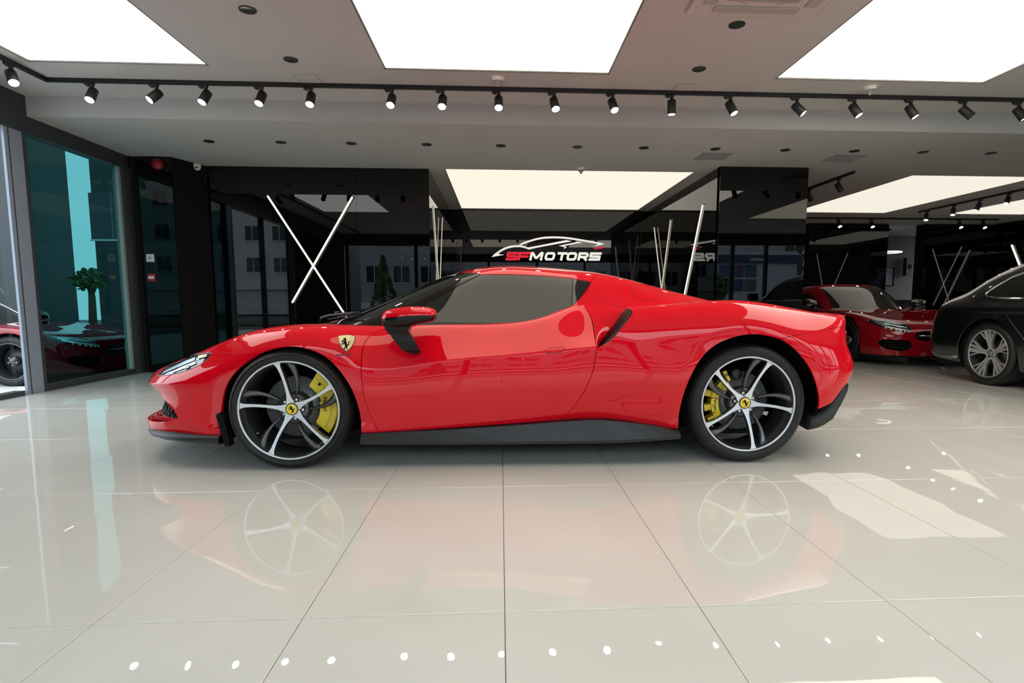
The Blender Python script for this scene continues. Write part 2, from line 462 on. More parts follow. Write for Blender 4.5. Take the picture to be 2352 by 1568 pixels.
# how hard the shoulder line (curve 3) breaks at each station
LB_CREASE = [1,1,1,.9,.25,0,.85,1,1,1,1,.15,0,0,0,.1,.2,.2,.2]
# the rear quarter stands proud of the door ahead of the intake
LB_REAR = {9: {4:(.2,.942,.775),5:(.2,.88,.855),6:(.2,.75,.88),7:(.2,.4,.88)},
           10:{4:(.42,.945,.79),5:(.42,.875,.873),6:(.42,.75,.893),7:(.42,.4,.88)}}
GH_ST = [
 [(-1.02,.775,.76),(-1.02,.735,.775),(-1.05,.70,.782),(-1.19,.50,.783),(-1.28,.25,.782),(-1.31,0,.782)],
 [(-.83,.79,.765),(-.83,.735,.81),(-.86,.672,.848),(-.95,.47,.885),(-1.0,.25,.893),(-1.02,0,.896)],
 [(-.58,.79,.77),(-.58,.717,.86),(-.60,.637,.945),(-.66,.45,1.003),(-.70,.25,1.019),(-.72,0,1.024)],
 [(-.36,.79,.775),(-.36,.70,.925),(-.37,.60,1.055),(-.42,.42,1.100),(-.45,.25,1.117),(-.47,0,1.124)],
 [(-.15,.79,.78),(-.15,.69,.955),(-.15,.567,1.118),(-.17,.42,1.153),(-.18,.25,1.172),(-.19,0,1.178)],
 [(.1,.785,.79),(.1,.688,.965),(.1,.565,1.113),(.1,.42,1.152),(.1,.25,1.172),(.1,0,1.179)],
 [(.33,.765,.84),(.33,.67,.98),(.33,.56,1.092),(.33,.42,1.135),(.33,.25,1.154),(.33,0,1.161)],
 [(.5,.725,.87),(.5,.64,.985),(.5,.55,1.075),(.5,.44,1.119),(.5,.25,1.128),(.5,0,1.13)],
 [(.75,.70,.875),(.75,.612,.965),(.75,.535,1.03),(.75,.44,1.068),(.75,.25,1.05),(.75,0,1.045)],
 [(1.05,.69,.88),(1.05,.60,.93),(1.05,.52,.968),(1.05,.43,.99),(1.05,.25,.965),(1.05,0,.96)],
 [(1.3,.68,.87),(1.3,.59,.893),(1.3,.51,.915),(1.3,.43,.93),(1.3,.25,.905),(1.3,0,.895)],
 [(1.6,.66,.80),(1.6,.58,.81),(1.6,.50,.82),(1.6,.42,.825),(1.6,.25,.81),(1.6,0,.80)],
]
# ------------------------------------------------------------------ the hall: floor
XL, XR, YF, YB = -4.78, 13.2, -1.4, 16.0          # left wall, right wall, shopfront, far back wall
ZU, ZL, YBULK = 3.0, 2.8, 6.36                      # upper ceiling, lower ceiling, face of the bulkhead
def floor_mat():
    m = mat('polished_porcelain', (.70, .675, .635), .5, spec=.25, coat=1., coat_r=.012)
    nt = m.node_tree; b = nt.nodes['Principled BSDF']
    g = nt.nodes.new('ShaderNodeNewGeometry'); n = nt.nodes.new('ShaderNodeTexNoise'); n2 = nt.nodes.new('ShaderNodeTexNoise')
    cr = nt.nodes.new('ShaderNodeValToRGB'); bp = nt.nodes.new('ShaderNodeBump')
    n.inputs['Scale'].default_value = 1.3; n.inputs['Detail'].default_value = 5
    cr.color_ramp.elements[0].position = .3; cr.color_ramp.elements[0].color = (.67, .655, .61, 1)
    cr.color_ramp.elements[1].position = .7; cr.color_ramp.elements[1].color = (.73, .72, .675, 1)
    n2.inputs['Scale'].default_value = 2.6; n2.inputs['Detail'].default_value = 1
    bp.inputs['Strength'].default_value = .05; bp.inputs['Distance'].default_value = .02
    nt.links.new(g.outputs['Position'], n.inputs['Vector']); nt.links.new(g.outputs['Position'], n2.inputs['Vector'])
    nt.links.new(n.outputs['Fac'], cr.inputs['Fac']); nt.links.new(cr.outputs['Color'], b.inputs['Base Color'])
    nt.links.new(n2.outputs['Fac'], bp.inputs['Height']); nt.links.new(bp.outputs['Normal'], b.inputs['Coat Normal'])
    return m
M_TILE = floor_mat()
M_GROUT = mat('dark_grout', (.10, .092, .082), .9)
TW, TD, TX0, TY0 = .6, 1.2, .0075, 1.665
floor = tag(MB().box((XL - .3, YF - .2, -.06), (XR, YB + .1, -.004)).build('floor', M_GROUT), kind='structure')
def tile_mesh(name, cells):
    b = MB(); g = .0011; c = .0022
    for (x, y) in cells:
        x0, x1, y0, y1 = x + g, x + TW - g, y + g, y + TD - g
        V = [(x0, y0, -.004), (x1, y0, -.004), (x1, y1, -.004), (x0, y1, -.004), (x0, y0, -c * .5), (x1, y0, -c * .5), (x1, y1, -c * .5), (x0, y1, -c * .5),
             (x0 + c, y0 + c, 0), (x1 - c, y0 + c, 0), (x1 - c, y1 - c, 0), (x0 + c, y1 - c, 0)]
        F = [(8, 9, 10, 11)] + [(i, (i + 1) % 4, 4 + (i + 1) % 4, 4 + i) for i in range(4)] + [(4 + i, 4 + (i + 1) % 4, 8 + (i + 1) % 4, 8 + i) for i in range(4)]
        b.add(V, F)
    return b
cells = []
for i in range(-8, 22):
    for j in range(-3, 11):
        x, y = TX0 + i * TW, TY0 + j * TD
        if x + TW > XL and y < YB and x < XR - .4: cells.append((x, y))
def seen(c):                                        # how large a tile shows: near and within the field of view first
    x, y = c[0] + .3, c[1] + .6
    return (0 if (y > .8 and -.98 * y - .9 < x < 1.0 * y + .7) else 50) + y + .15 * abs(x)
cells.sort(key=seen)
tile_me = tile_mesh('tile', [(0, 0)]).mesh('tile')
tile_me.materials.append(M_TILE)
for c in cells[:185]:
    o = bpy.data.objects.new('tile', tile_me); COL.objects.link(o); o.parent = floor; o.location = (c[0], c[1], 0)
tag(tile_mesh('tile', cells[185:]).build('tile_field', M_TILE, floor), kind='stuff')

# ------------------------------------------------------------------ ceilings with lit panels let in
def slab(b, x0, x1, y0, y1, z0, z1, holes):
    xs = sorted({x0, x1, *[h[0] for h in holes], *[h[1] for h in holes]}); ys = sorted({y0, y1, *[h[2] for h in holes], *[h[3] for h in holes]})
    for i in range(len(xs) - 1):
        for j in range(len(ys) - 1):
            cx, cy = (xs[i] + xs[i + 1]) / 2, (ys[j] + ys[j + 1]) / 2
            if any(h[0] < cx < h[1] and h[2] < cy < h[3] for h in holes): continue
            b.box((xs[i], ys[j], z0), (xs[i + 1], ys[j + 1], z1))
P_UP = [(-4.06, -2.545, 3.0, 5.49), (-1.02, 1.005, 1.75, 5.485), (2.565, 4.595, 1.75, 5.50), (6.15, 8.2, 1.75, 5.50)]
P_LO = [(-.78, 2.83, 8.45, 11.97), (6.1, 8.14, 8.47, 12.08), (9.55, 11.25, 8.5, 12.12)]
b = MB(); slab(b, XL - .2, XR, YF, YBULK, ZU, ZU + .12, P_UP); tag(b.build('ceiling', M_CEIL), kind='structure')
b = MB(); slab(b, XL - .2, XR, YBULK, YB + .1, ZL, ZL + .06, P_LO); b.box((XL - .2, YBULK, ZL + .06), (XR, YBULK + .05, ZU + .12)); tag(b.build('ceiling', M_CEIL), kind='structure')
M_FRAME = mat('panel_edge_trim', (.10, .095, .085), .5)
E_LEFT, E_TAIL = emit_mat('lit_membrane_left', PANEL_LEFT), emit_mat('lit_membrane_tail', PANEL_TAIL)
E_FRONT, E_BACK, E_RIGHT = emit_mat('lit_membrane', PANEL_FRONT), emit_mat('lit_membrane_warm', PANEL_BACK), emit_mat('lit_membrane_side', PANEL_RIGHT)
def ceiling_light(h, z, m, label):
    x0, x1, y0, y1 = h; t = empty('ceiling_light', ((x0 + x1) / 2, (y0 + y1) / 2, z), 0, None, label, 'light panel', 'luminous ceiling panels')
    w, d = (x1 - x0) / 2, (y1 - y0) / 2
    MB().box((-w, -d, .012), (w, d, .02)).build('membrane', m, t)
    f = MB(); e = .012
    for a, q in (((-w, -d, 0), (w, -d + e, .06)), ((-w, d - e, 0), (w, d, .06)), ((-w, -d, 0), (-w + e, d, .06)), ((w - e, -d, 0), (w, d, .06))): f.box(a, q)
    f.build('edge_trim', M_FRAME, t)
ceiling_light(P_UP[0], ZU, E_LEFT, 'white lit ceiling panel nearest the glass facade, above the nose of the red sports car')
ceiling_light(P_UP[1], ZU, E_FRONT, 'lit ceiling panel over the middle of the red sports car')
ceiling_light(P_UP[2], ZU, E_TAIL, 'lit ceiling panel over the tail of the red sports car beside the air conditioner')
ceiling_light(P_UP[3], ZU, E_FRONT, 'lit ceiling panel over the black saloon')
ceiling_light(P_LO[0], ZL, E_BACK, 'lit ceiling panel in the alcove above the car logo')
ceiling_light(P_LO[1], ZL, E_RIGHT, 'lit ceiling panel above the dark red coupe beside the black pillar')
ceiling_light(P_LO[2], ZL, E_RIGHT, 'lit ceiling panel in the far corner beyond the row of hanging spotlights')

# ------------------------------------------------------------------ black glass walls
def panels(name, a, bb, n, z0, z1, nrm, m=M_BLACKGLASS, kind='structure', depth=.25):
    """a wall of n glass sheets standing from a to bb (plan points); nrm points into the hall"""
    a, bb, nrm = Vector((*a, 0)), Vector((*bb, 0)), Vector((*nrm, 0)).normalized()
    d = (bb - a); L = d.length; d.normalize()
    T = Matrix(((d.x, nrm.x, 0, a.x), (d.y, nrm.y, 0, a.y), (0, 0, 1, 0), (0, 0, 0, 1)))
    root = tag(MB().box((0, -depth, z0), (L, -.012, z1), T=T).build(name, M_MATTE), kind='structure')
    for i in range(n):
        MB().box((L * i / n + .0015, -.012, z0), (L * (i + 1) / n - .0015, 0, z1), T=T).build('glass_sheet', m, root)
    return root
panels('wall_back_left', (-4.05, 8.46), (-1.0, 8.46), 3, 0, ZL, (0, -1))
panels('wall_left_corner', (-4.70, 7.96), (-4.24, 7.96), 1, 0, ZL, (0, -1), depth=.1)
panels('wall_left_chamfer', (-4.24, 7.975), (-4.05, 8.46), 1, 0, ZL, (.93, -.35), M_MATTE, depth=.1)
panels('wall_alcove_left', (-1.0, 8.475), (-1.0, 12.05), 3, 0, ZL, (1, 0))
panels('wall_alcove_back', (-1.0, 12.05), (3.05, 12.05), 4, 0, ZL, (0, -1))
panels('wall_alcove_right', (3.05, 8.095), (3.05, 12.05), 3, 0, ZL, (-1, 0), depth=.1)
panels('wall_pillar_front', (3.05, 8.08), (4.31, 8.08), 1, 0, ZL, (0, -1), depth=.1)
panels('wall_pillar_right', (4.31, 8.095), (4.31, 16.0), 4, 0, ZL, (1, 0), depth=.1)
M_GREYWALL = mat('grey_wall_paint', (.10, .093, .082), .8, noise=(2, .06))
tag(MB().box((4.3, 16.0, 0), (XR, 16.15, ZL)).build('wall_back', M_GREYWALL), kind='structure')
panels('wall_back_panel_middle', (7.35, 13.6), (9.3, 13.6), 2, 0, ZL - .02, (0, -1), depth=.3)
panels('wall_back_panel_right', (10.2, 13.6), (11.9, 13.6), 2, 0, ZL - .01, (0, -1), depth=.3)
panels('wall_right', (11.9, 9.0), (11.9, 13.92), 4, 0, ZL - .01, (-1, 0), depth=.14)
tag(MB().box((12.0, YF, 0), (12.2, 9.0, ZU)).build('wall_right_front', M_GREYWALL), kind='structure')

# ------------------------------------------------------------------ glass facade on the left, shopfront behind the viewer
M_CLEAR = glass_mat('clear_glass', (.93, .97, .96), 1.5)
M_TEAL = glass_mat('teal_tinted_glass', (.21, .40, .40), 1.6)
hb = MB(); hb.box((XL - .18, YF, 2.69), (XL + .01, 7.95, 3.0)); hb.box((XL - .12, YF, 2.63), (XL + .012, 7.95, 2.69))
hb.build('trim_1', M_DARKMETAL)['kind'] = 'structure'
post = MB(); post.box((XL - .025, 6.07, 0), (XL, 6.285, 2.64)); post.box((XL, 6.115, .0), (XL + .004, 6.125, 2.64), 1); post.box((XL - .1, 6.285, 0), (XL + .004, 6.325, 2.64), 1)
tag(post.build('trim_2', [M_GREYMETAL, M_DARKMETAL]), kind='structure')
w1 = tag(MB().box((XL - .05, 6.325, .07), (XL - .038, 7.76, 2.64)).build('window_1', M_TEAL), kind='structure')
fr = MB(); fr.box((XL - .07, 6.325, 0), (XL + .004, 7.9, .07)); fr.box((XL - .07, 7.755, 0), (XL + .0, 7.775, 2.64), 1)
fr.box((XL - .1, 7.80, 0), (XL + .03, 7.96, 2.66)); fr.box((XL - .04, 7.783, 0), (XL, 7.795, 2.64), 1)
fr.build('window_frame', [M_DARKMETAL, mat('pale_seal', (.30, .36, .34), .5)], w1)
w2 = tag(MB().box((XL - .08, 4.72, .05), (XL - .068, 6.035, 2.64)).build('window_2', M_CLEAR), kind='structure')
MB().box((XL - .08, 3.10, .05), (XL - .068, 4.68, 2.64)).build('pane', M_CLEAR, w2)
f2 = MB(); f2.box((XL - .1, 3.0, 0), (XL + .0, 6.035, .05)); f2.box((XL - .1, 4.68, 0), (XL, 4.72, 2.64)); f2.box((XL - .1, 3.0, 0), (XL, 3.10, 2.64))
f2.build('window_frame', M_DARKMETAL, w2)
tag(MB().box((XL - .18, YF, 0), (XL, 3.0, 2.69)).build('wall_left', M_MATTE), kind='structure')
w3 = tag(MB().box((XL, YF - .02, .12), (12.0, YF - .008, 2.66)).build('window_3', M_CLEAR), kind='structure')
f3 = MB(); f3.box((XL - .2, YF - .08, 2.66), (12.0, YF + .04, 3.0)); f3.box((XL - .2, YF - .08, 0), (12.0, YF + .03, .12))
for x in (-4.7, -2.6, -.5, 1.6, 3.7, 5.4, 7.1, 8.15, 10.0, 11.9): f3.box((x - .05, YF - .08, .12), (x + .05, YF + .03, 2.66))
f3.build('window_frame', M_DARKMETAL, w3)
# ------------------------------------------------------------------ the red sports car
CARX, CARY = .126, 4.18
car = empty('sports_car', (CARX, CARY, 0), 0, None, 'bright red low mid-engined sports car with yellow brake calipers parked side-on', 'car')
def flare(Gd, poly, reach, slope, x0, x1):
    """flatten the skin in a band round a wheel arch, leaving a crease at its outer edge"""
    P = Gd.reshape(-1, 3); m = (P[:, 0] > x0) & (P[:, 0] < x1) & (P[:, 1] > .6) & (P[:, 2] > .24)
    d = np.full(len(P), 9.); d[m] = np.abs(sd_closed(P[m][:, [0, 2]], poly)) * np.where(sd_closed(P[m][:, [0, 2]], poly) > 0, -1, 1)
    t = reach - np.clip(d, -.06, 9.); s = .012
    P[:, 1] -= slope * np.where(t < -s, 0, np.where(t > s, t, (t + s) ** 2 / (4 * s)))
    return Gd
def skin(st): 
    g = loft(st, 22, 12, 3, LB_CREASE)
    g = flare(g, smooth_poly(ARCH_F), .078, .17, -1.85, -.75); g = flare(g, smooth_poly(ARCH_R), .06, .10, .75, 1.95)
    return orient_out(grid_tm(g), (0, 0, .5))

S2 = [list(r) for r in LB_ST]
for i, d in LB_REAR.items():
    for k, v in d.items(): S2[i][k] = v
G = orient_out(grid_tm(loft(GH_ST, 14, 9)), (0, 0, .7))
GAP = .0022
ARCH_F = [(-1.715,.10),(-1.707,.18),(-1.697,.301),(-1.675,.407),(-1.64,.488),(-1.571,.569),(-1.481,.638),(-1.364,.682),(-1.251,.691),(-1.138,.661),(-1.056,.605),(-.978,.5),(-.939,.404),(-.92,.287),(-.919,.19),(-.919,.10)]
ARCH_R = [(.905,.10),(.907,.186),(.909,.298),(.926,.432),(.965,.546),(1.036,.65),(1.135,.717),(1.272,.752),(1.395,.745),(1.497,.711),(1.6,.626),(1.673,.526),(1.721,.417),(1.747,.33),(1.745,.268),(1.74,.10)]
DOOR_F = [(-.70,1.3),(-.70,.82),(-.745,.792),(-.807,.775),(-.863,.743),(-.892,.691),(-.898,.619),(-.897,.546),(-.89,.434),(-.868,.316),(-.822,.19),(-.80,.10)]
DOOR_R = [(.356,.95),(.385,.893),(.405,.85),(.414,.79),(.413,.702),(.409,.627),(.39,.535),(.346,.426),(.289,.33),(.22,.249),(.13,.14)]
QUART = [(.66,1.4),(.645,.93),(.636,.895),(.628,.872),(.587,.825),(.533,.76),(.473,.704),(.430,.683),(.4135,.66),(.409,.627),(.39,.535),(.346,.426),(.289,.33),(.22,.249),(.13,.14)]
BELT = [(-1.3,.83),(-1.0,.80),(-.8,.795),(-.5,.803),(-.1,.812),(.09,.838),(.21,.880),(.31,.925),(.36,.96),(.42,1.02),(.6,1.2)]
HEADL = [(-2.153,.503),(-2.104,.558),(-1.983,.616),(-1.88,.638),(-1.77,.644),(-1.785,.605),(-1.878,.56),(-1.965,.532)]
BSEAM = [(-2.6,.497),(-2.153,.499),(-2.06,.512),(-1.965,.530),(-1.878,.557),(-1.79,.60),(-1.765,.640),(-1.635,.651),(-1.45,.648)]
TSEAM = [(1.40,.715),(1.469,.728),(1.628,.753),(1.781,.776),(1.914,.789),(2.3,.795)]
TAILB = [(1.60,.20),(1.74,.268),(1.781,.288),(1.83,.34),(1.88,.41),(1.93,.455),(2.05,.47),(2.4,.47)]
GRILLE = [(.0,.428),(.45,.428),(.60,.421),(.69,.402),(.75,.368),(.795,.325),(.817,.286),(.812,.264),(.77,.245),(.70,.235),(.5,.228),(0,.223),(-.3,.223),(-.3,.415)]
WIN = [(-.244,1.106),(-.048,1.105),(.141,1.098),(.308,1.084),(.425,1.064),(.437,1.056),(.42,1.033),(.36,.959),(.308,.915),(.209,.871),(.088,.829),(-.031,.806),(-.186,.796),(-.341,.794),(-.504,.794),(-.66,.79),(-.80,.785),(-.751,.821),(-.6,.912),(-.439,1.004)]
aF, aR = smooth_poly(ARCH_F), smooth_poly(ARCH_R)
dF, dR, qL = smooth_poly(DOOR_F), smooth_poly(DOOR_R), smooth_poly(QUART)
belt = smooth_poly(BELT); bs, ts, tb = smooth_poly(BSEAM), smooth_poly(TSEAM), smooth_poly(TAILB)
A, B = skin(LB_ST), skin(S2)
hl = np.concatenate([smooth_poly([(-2.153,.503),(-2.104,.556),(-1.983,.614),(-1.88,.638),(-1.768,.645)]), smooth_poly([(-1.768,.645),(-1.80,.600),(-1.878,.56),(-1.965,.532),(-2.153,.503)])[1:-1]]); gr = np.array(GRILLE); win = np.array(WIN)

def both(name, tm, m, parent=car, lip=.014):
    t = with_lip(tm, lip)
    return tm_obj(name, join(t, mirror(t)), m, parent)
def pair(name, tm, m, parent=car, lip=.014):
    t = with_lip(tm, lip); return tm_obj(name, t, m, parent), tm_obj(name, mirror(t), m, parent)

outF = lambda tm: -sd_closed(xz(tm), aF)
outR = lambda tm: -sd_closed(xz(tm), aR)
# front: bumper with grille opening, clamshell with wings and bonnet
front = clip(A, sd_line(xz(A), dF) * -1 - GAP)
front = clip(front, -xz(front)[:, 0] - .55)
front = clip(front, outF(front))
hlf = lambda tm: np.minimum(sd_closed(xz(tm), hl), tm.V[:, 1] - .5)
front = clip(front, -(hlf(front) - .0) - .0)
clam = clip(front, sd_line(xz(front), bs) - GAP * .6)
bump = clip(front, -sd_line(xz(front), bs) - GAP * .6)
inb = lambda tm: np.minimum(sd_closed(wz(tm), gr), -1.93 - tm.V[:, 0])
bump = clip(bump, -inb(bump))
both('bonnet_and_wings', clam, M_RED); both('front_bumper', bump, M_RED, lip=.03)
# head lamps
lampm = clip(clip(A, sd_closed(xz(A), hl) - .003), None or (clip(A, sd_closed(xz(A), hl) - .003).V[:, 1] - .5))
lens = TM(lampm.V - lampm.N * .004, lampm.N, lampm.F)
HL = pair('headlight', lens, mat('headlight_lens', (.008, .009, .011), .0, coat=1., coat_r=0., ior=1.5))
def along(tm, pts, off):
    out = []
    for x, z in pts:
        p, n = side_at(tm, x, z); p = p + n * off; out.append((p[0], -p[1], p[2]))
    return out
def strip(tm, inner, outer, off):
    a, c = along(tm, inner, off), along(tm, outer, off)
    V = a + c; n = len(a)
    return V, [(i, i + 1, n + i + 1, n + i) for i in range(n - 1)]
for sgn, par in ((1, HL[0]), (-1, HL[1])):
    T = Matrix.Diagonal((1, sgn, 1, 1))
    m = MB()
    V, F = strip(A, [(-2.11,.515),(-2.03,.545),(-1.95,.575),(-1.88,.602)], [(-2.105,.527),(-2.03,.562),(-1.96,.594),(-1.89,.618)], .0005); m.add(V, F, 0, True, T)
    V, F = strip(A, [(-2.03,.527),(-1.97,.545),(-1.92,.562),(-1.86,.585)], [(-2.02,.537),(-1.97,.560),(-1.91,.583),(-1.87,.598)], .0006); m.add(V, F, 0, True, T)
    V, F = strip(A, [(-1.93,.553),(-1.90,.562)], [(-1.925,.575),(-1.895,.583)], .001); m.add(V, F, 1, True, T)
    V, F = strip(A, [(-1.86,.612),(-1.83,.618),(-1.80,.625)], [(-1.87,.626),(-1.84,.632),(-1.80,.637)], .0007); m.add(V, F, 2, True, T)
    m.build('lamp_unit', [M_LAMPW, M_WHITE, mat('amber_reflector', (.75, .62, .36), .2, metal=.5)], par)
    e = MB(); rim = [(x, z) for x, z in hl[::2]]; e.tube(along(A, rim, -.002), .0028, 6, 0, True, T); e.build('lamp_edge', M_PIANO, par)
# grille mesh behind the opening
gm = MB(); prof = [(0, -2.33), (.3, -2.305), (.5, -2.235), (.62, -2.15), (.70, -2.085), (.80, -1.975)]
V, F = [], []
for y in list(np.linspace(-.775, .775, 41)):
    x = float(np.interp(abs(y), [p[0] for p in prof], [p[1] for p in prof]))
    for z in np.linspace(.20, .44, 9): V.append((x + .035 * max(0, 1 - abs(z - .355) / .10), y, z))
for i in range(40):
    for k in range(8): F.append((i * 9 + k, i * 9 + k + 1, (i + 1) * 9 + k + 1, (i + 1) * 9 + k))
gm.add(V, F, 0, True); gm.build('grille_backing', M_MATTE, car)
gl = MB()
for i in range(34):
    y0 = -.76 + i * .046
    for dy in (-1, 1):
        pts = []
        for z in np.linspace(.215, .42, 8):
            y = y0 + dy * (z - .31) * .5; x = float(np.interp(abs(y), [p[0] for p in prof], [p[1] for p in prof]))
            if abs(y) < .765: pts.append((x + .035 * max(0, 1 - abs(z - .355) / .10) - .005, y, z))
        if len(pts) > 2: gl.tube(pts, .0035, 5)
tag(gl.build('grille_mesh', M_PIANO, car), kind='stuff')
# floor of the mouth, running back from the lower lip
fl = MB(); ys = np.linspace(-.80, .80, 35)
ring0 = [(float(np.interp(abs(y), [0, .35, .66, .79, .81], [-2.385, -2.355, -2.222, -2.03, -1.99])) + .004, y, .232 + .03 * max(0, (abs(y) - .55) / .3) ** 1.5) for y in ys]
fl.loops([ring0, [(x + .05 * (1 - abs(y) * .6), y * .985, z + .012) for x, y, z in ring0], [(x + .16 * (1 - abs(y) * .7), y * .95, z + .022) for x, y, z in ring0], [(x + .2 * (1 - abs(y) * .6), y * .93, z + .0) for x, y, z in ring0]], closed=False, cap=False)
fl.build('mouth_floor', M_RED, car)
# door
dz = lambda tm: sd_line(xz(tm), belt) * -1
door = clip(A, sd_line(xz(A), dF) - GAP); door = clip(door, -sd_line(xz(door), dR) - GAP)
door = clip(door, np.minimum(door.V[:, 1] - .62, dz(door)))
DR = pair('door', door, M_RED)
# rear quarter, deck, bumper
rear = clip(B, sd_line(xz(B), qL) - GAP); rear = clip(rear, outR(rear))
rear = clip(rear, sd_line(xz(rear), tb))
deck = clip(rear, np.where(rear.V[:, 0] > 1.38, sd_line(xz(rear), ts) - GAP * .6, 1.))
rbump = clip(clip(rear, rear.V[:, 0] - 1.39), -sd_line(xz(clip(rear, rear.V[:, 0] - 1.39)), ts) - GAP * .6)
both('rear_bodywork', deck, M_RED, lip=.022); both('rear_bumper', rbump, M_RED)
# wall of the intake between door and rear quarter
zs = np.linspace(.655, .985, 30); rows = []
for z in zs:
    xa = float(np.interp(-z, [-p[1] for p in dR], [p[0] for p in dR])) + .004
    pa, na = side_at(A, xa - .02, min(z, .90)); pb, _ = side_at(A, xa - .004, min(z, .90))
    wa = pb[1] if z < .9 else float(np.interp(z, [.9, .985], [pb[1], .635]))
    xe = float(np.interp(z, [.655, .70, .80, .87, .91, .985], [.425, .452, .548, .606, .66, .70])); we = float(np.interp(z, [.655, .70, .80, .87, .91, .985], [.93, .86, .79, .735, .665, .60]))
    row = []
    for t in np.linspace(0, 1, 22):
        e = t * t * (3 - 2 * t) * .55 + t * .45
        row.append((xa + (xe - xa) * t, wa + (we - wa) * e, z))
    rows.append(row)
throat = orient_out(grid_tm(np.array(rows)), (.5, 0, .8))
pair('intake_wall', throat, M_RED, lip=.006)
for sgn in (1, -1):
    T = Matrix.Diagonal((1, sgn, 1, 1)); m = MB()
    pts = [(.655,.893),(.622,.845),(.575,.787),(.522,.733),(.462,.69)]
    V = []; n = 14
    for t in np.linspace(0, 1, n):
        x = float(np.interp(t, np.linspace(0, 1, 5), [p[0] for p in pts])); z = float(np.interp(t, np.linspace(0, 1, 5), [p[1] for p in pts]))
        w0 = float(np.interp(z, [.68, .80, .90], [.945, .935, .82])); w1 = float(np.interp(z, [.68, .70, .80, .87, .90], [.88, .855, .785, .73, .70])); xt = float(np.interp(z, [.68, .70, .80, .87, .90], [.436, .449, .545, .603, .64]))
        V += [(x + .022, -w0, z - .006), (xt, -w1, z + .0)]
    m.add(V, [(2 * i, 2 * i + 1, 2 * i + 3, 2 * i + 2) for i in range(n - 1)], 0, False, T); g_ = m.build('intake_grille', M_MATTE, car)
    h = MB()
    for i in range(n * 3):
        t = i / (n * 3 - 1); j = min(int(t * (n - 1)), n - 2); f = t * (n - 1) - j
        a = Vector(V[2 * j]).lerp(Vector(V[2 * j + 2]), f); c = Vector(V[2 * j + 1]).lerp(Vector(V[2 * j + 3]), f)
        h.tube([a + Vector((-.004, 0, .003)), c + Vector((-.004, 0, .003))], .0022, 5, 0, False, T)
    tag(h.build('grille_mesh', M_PIANO, g_), kind='stuff')

# greenhouse: screen, roof, pillars, side glass, flying buttresses
gx = G.V
hd = lambda tm: sd_line(xw(tm), np.array([(-.50, -.2), (-.50, 0), (-.47, .12), (-.432, .17), (-.36, .40), (-.30, .52), (-.244, .572), (-.20, .7)]))   # header: screen in front
rs = lambda tm: sd_line(xz(tm), np.array([(.50, 1.3), (.497, 1.126), (.485, 1.112), (.46, 1.085), (.436, 1.062), (.43, 1.05)]))
glassy = lambda tm: sd_closed(xz(tm), win)
pill = np.array([(-1.10,.70),(-.86,.79),(-.751,.821),(-.6,.912),(-.439,1.004),(-.244,1.106),(-.1,1.19)])
sidew = clip(G, np.minimum(glassy(G) - .003, G.V[:, 1] - .45))
seal_l = np.array([(-1.0, .835), (-.75, .826), (-.5, .818), (-.2, .812), (0, .815), (.06, .822), (.12, .834), (.3, .87)])
seal = clip(sidew, -sd_line(xz(sidew), seal_l)); seal = clip(seal, .25 - seal.V[:, 0]); sidew = clip(sidew, np.maximum(sd_line(xz(sidew), seal_l), sidew.V[:, 0] - .12))
pair('window_seal', seal, M_PILLAR, lip=.003)
fixed = clip(sidew, sd_line(xz(sidew), np.array([(.29,.80),(.30,.912),(.323,1.075),(.33,1.2)])) * -1 - .002)
moving = clip(sidew, sd_line(xz(sidew), np.array([(.29,.80),(.30,.912),(.323,1.075),(.33,1.2)])) - .002)
pair('side_window', TM(moving.V - moving.N * .003, moving.N, moving.F), M_TINT, lip=.003)
pair('quarter_window', TM(fixed.V - fixed.N * .003, fixed.N, fixed.F), M_PIANO, lip=.003)
rest = clip(G, -np.minimum(glassy(G), G.V[:, 1] - .45))
fr_ = clip(rest, hd(rest) - .002)                                   # everything ahead of the roof header
roof = clip(rest, -hd(rest) - .001)
fr2 = clip(fr_, -fr_.V[:, 0] - .17)
pil_edge = lambda tm: sd_line(xw(tm), np.array([(-1.4, .60), (-1.19, .52), (-1.0, .60), (-.86, .655), (-.60, .622), (-.37, .585), (-.22, .55), (0, .5)]))
screen = clip(fr2, -pil_edge(fr2) - .001); pillar = clip(fr2, pil_edge(fr2) - .001)
both('windscreen', screen, M_SCREEN, lip=.004); pair('windscreen_pillar', pillar, M_PILLAR, lip=.006)
roof2 = clip(roof, np.where(roof.V[:, 0] < .2, 1., -rs(roof) * -1 * -1 - GAP) if False else (-(roof.V[:, 0]) + .7))
rr = rs(roof2); side = 1 if np.median(rr[roof2.V[:, 0] < .2]) > 0 else -1
roofp = clip(roof2, rr * side - GAP * .7)
roofp = clip(roofp, np.where(roofp.V[:, 0] < -.1, 1., roofp.V[:, 2] - .99))
both('roof', roofp, M_RED)
full = clip(G, -np.minimum(glassy(G), G.V[:, 1] - .45))
full = clip(full, full.V[:, 0] - .18)
butt = clip(full, np.maximum(rs(full) * -side - GAP * .7, 1.02 - full.V[:, 2]))
pair('rear_buttress', clip(butt, butt.V[:, 1] - .345), M_RED, lip=.02)
both('engine_cover', clip(butt, -butt.V[:, 1] + .343), M_PIANO, lip=.01)
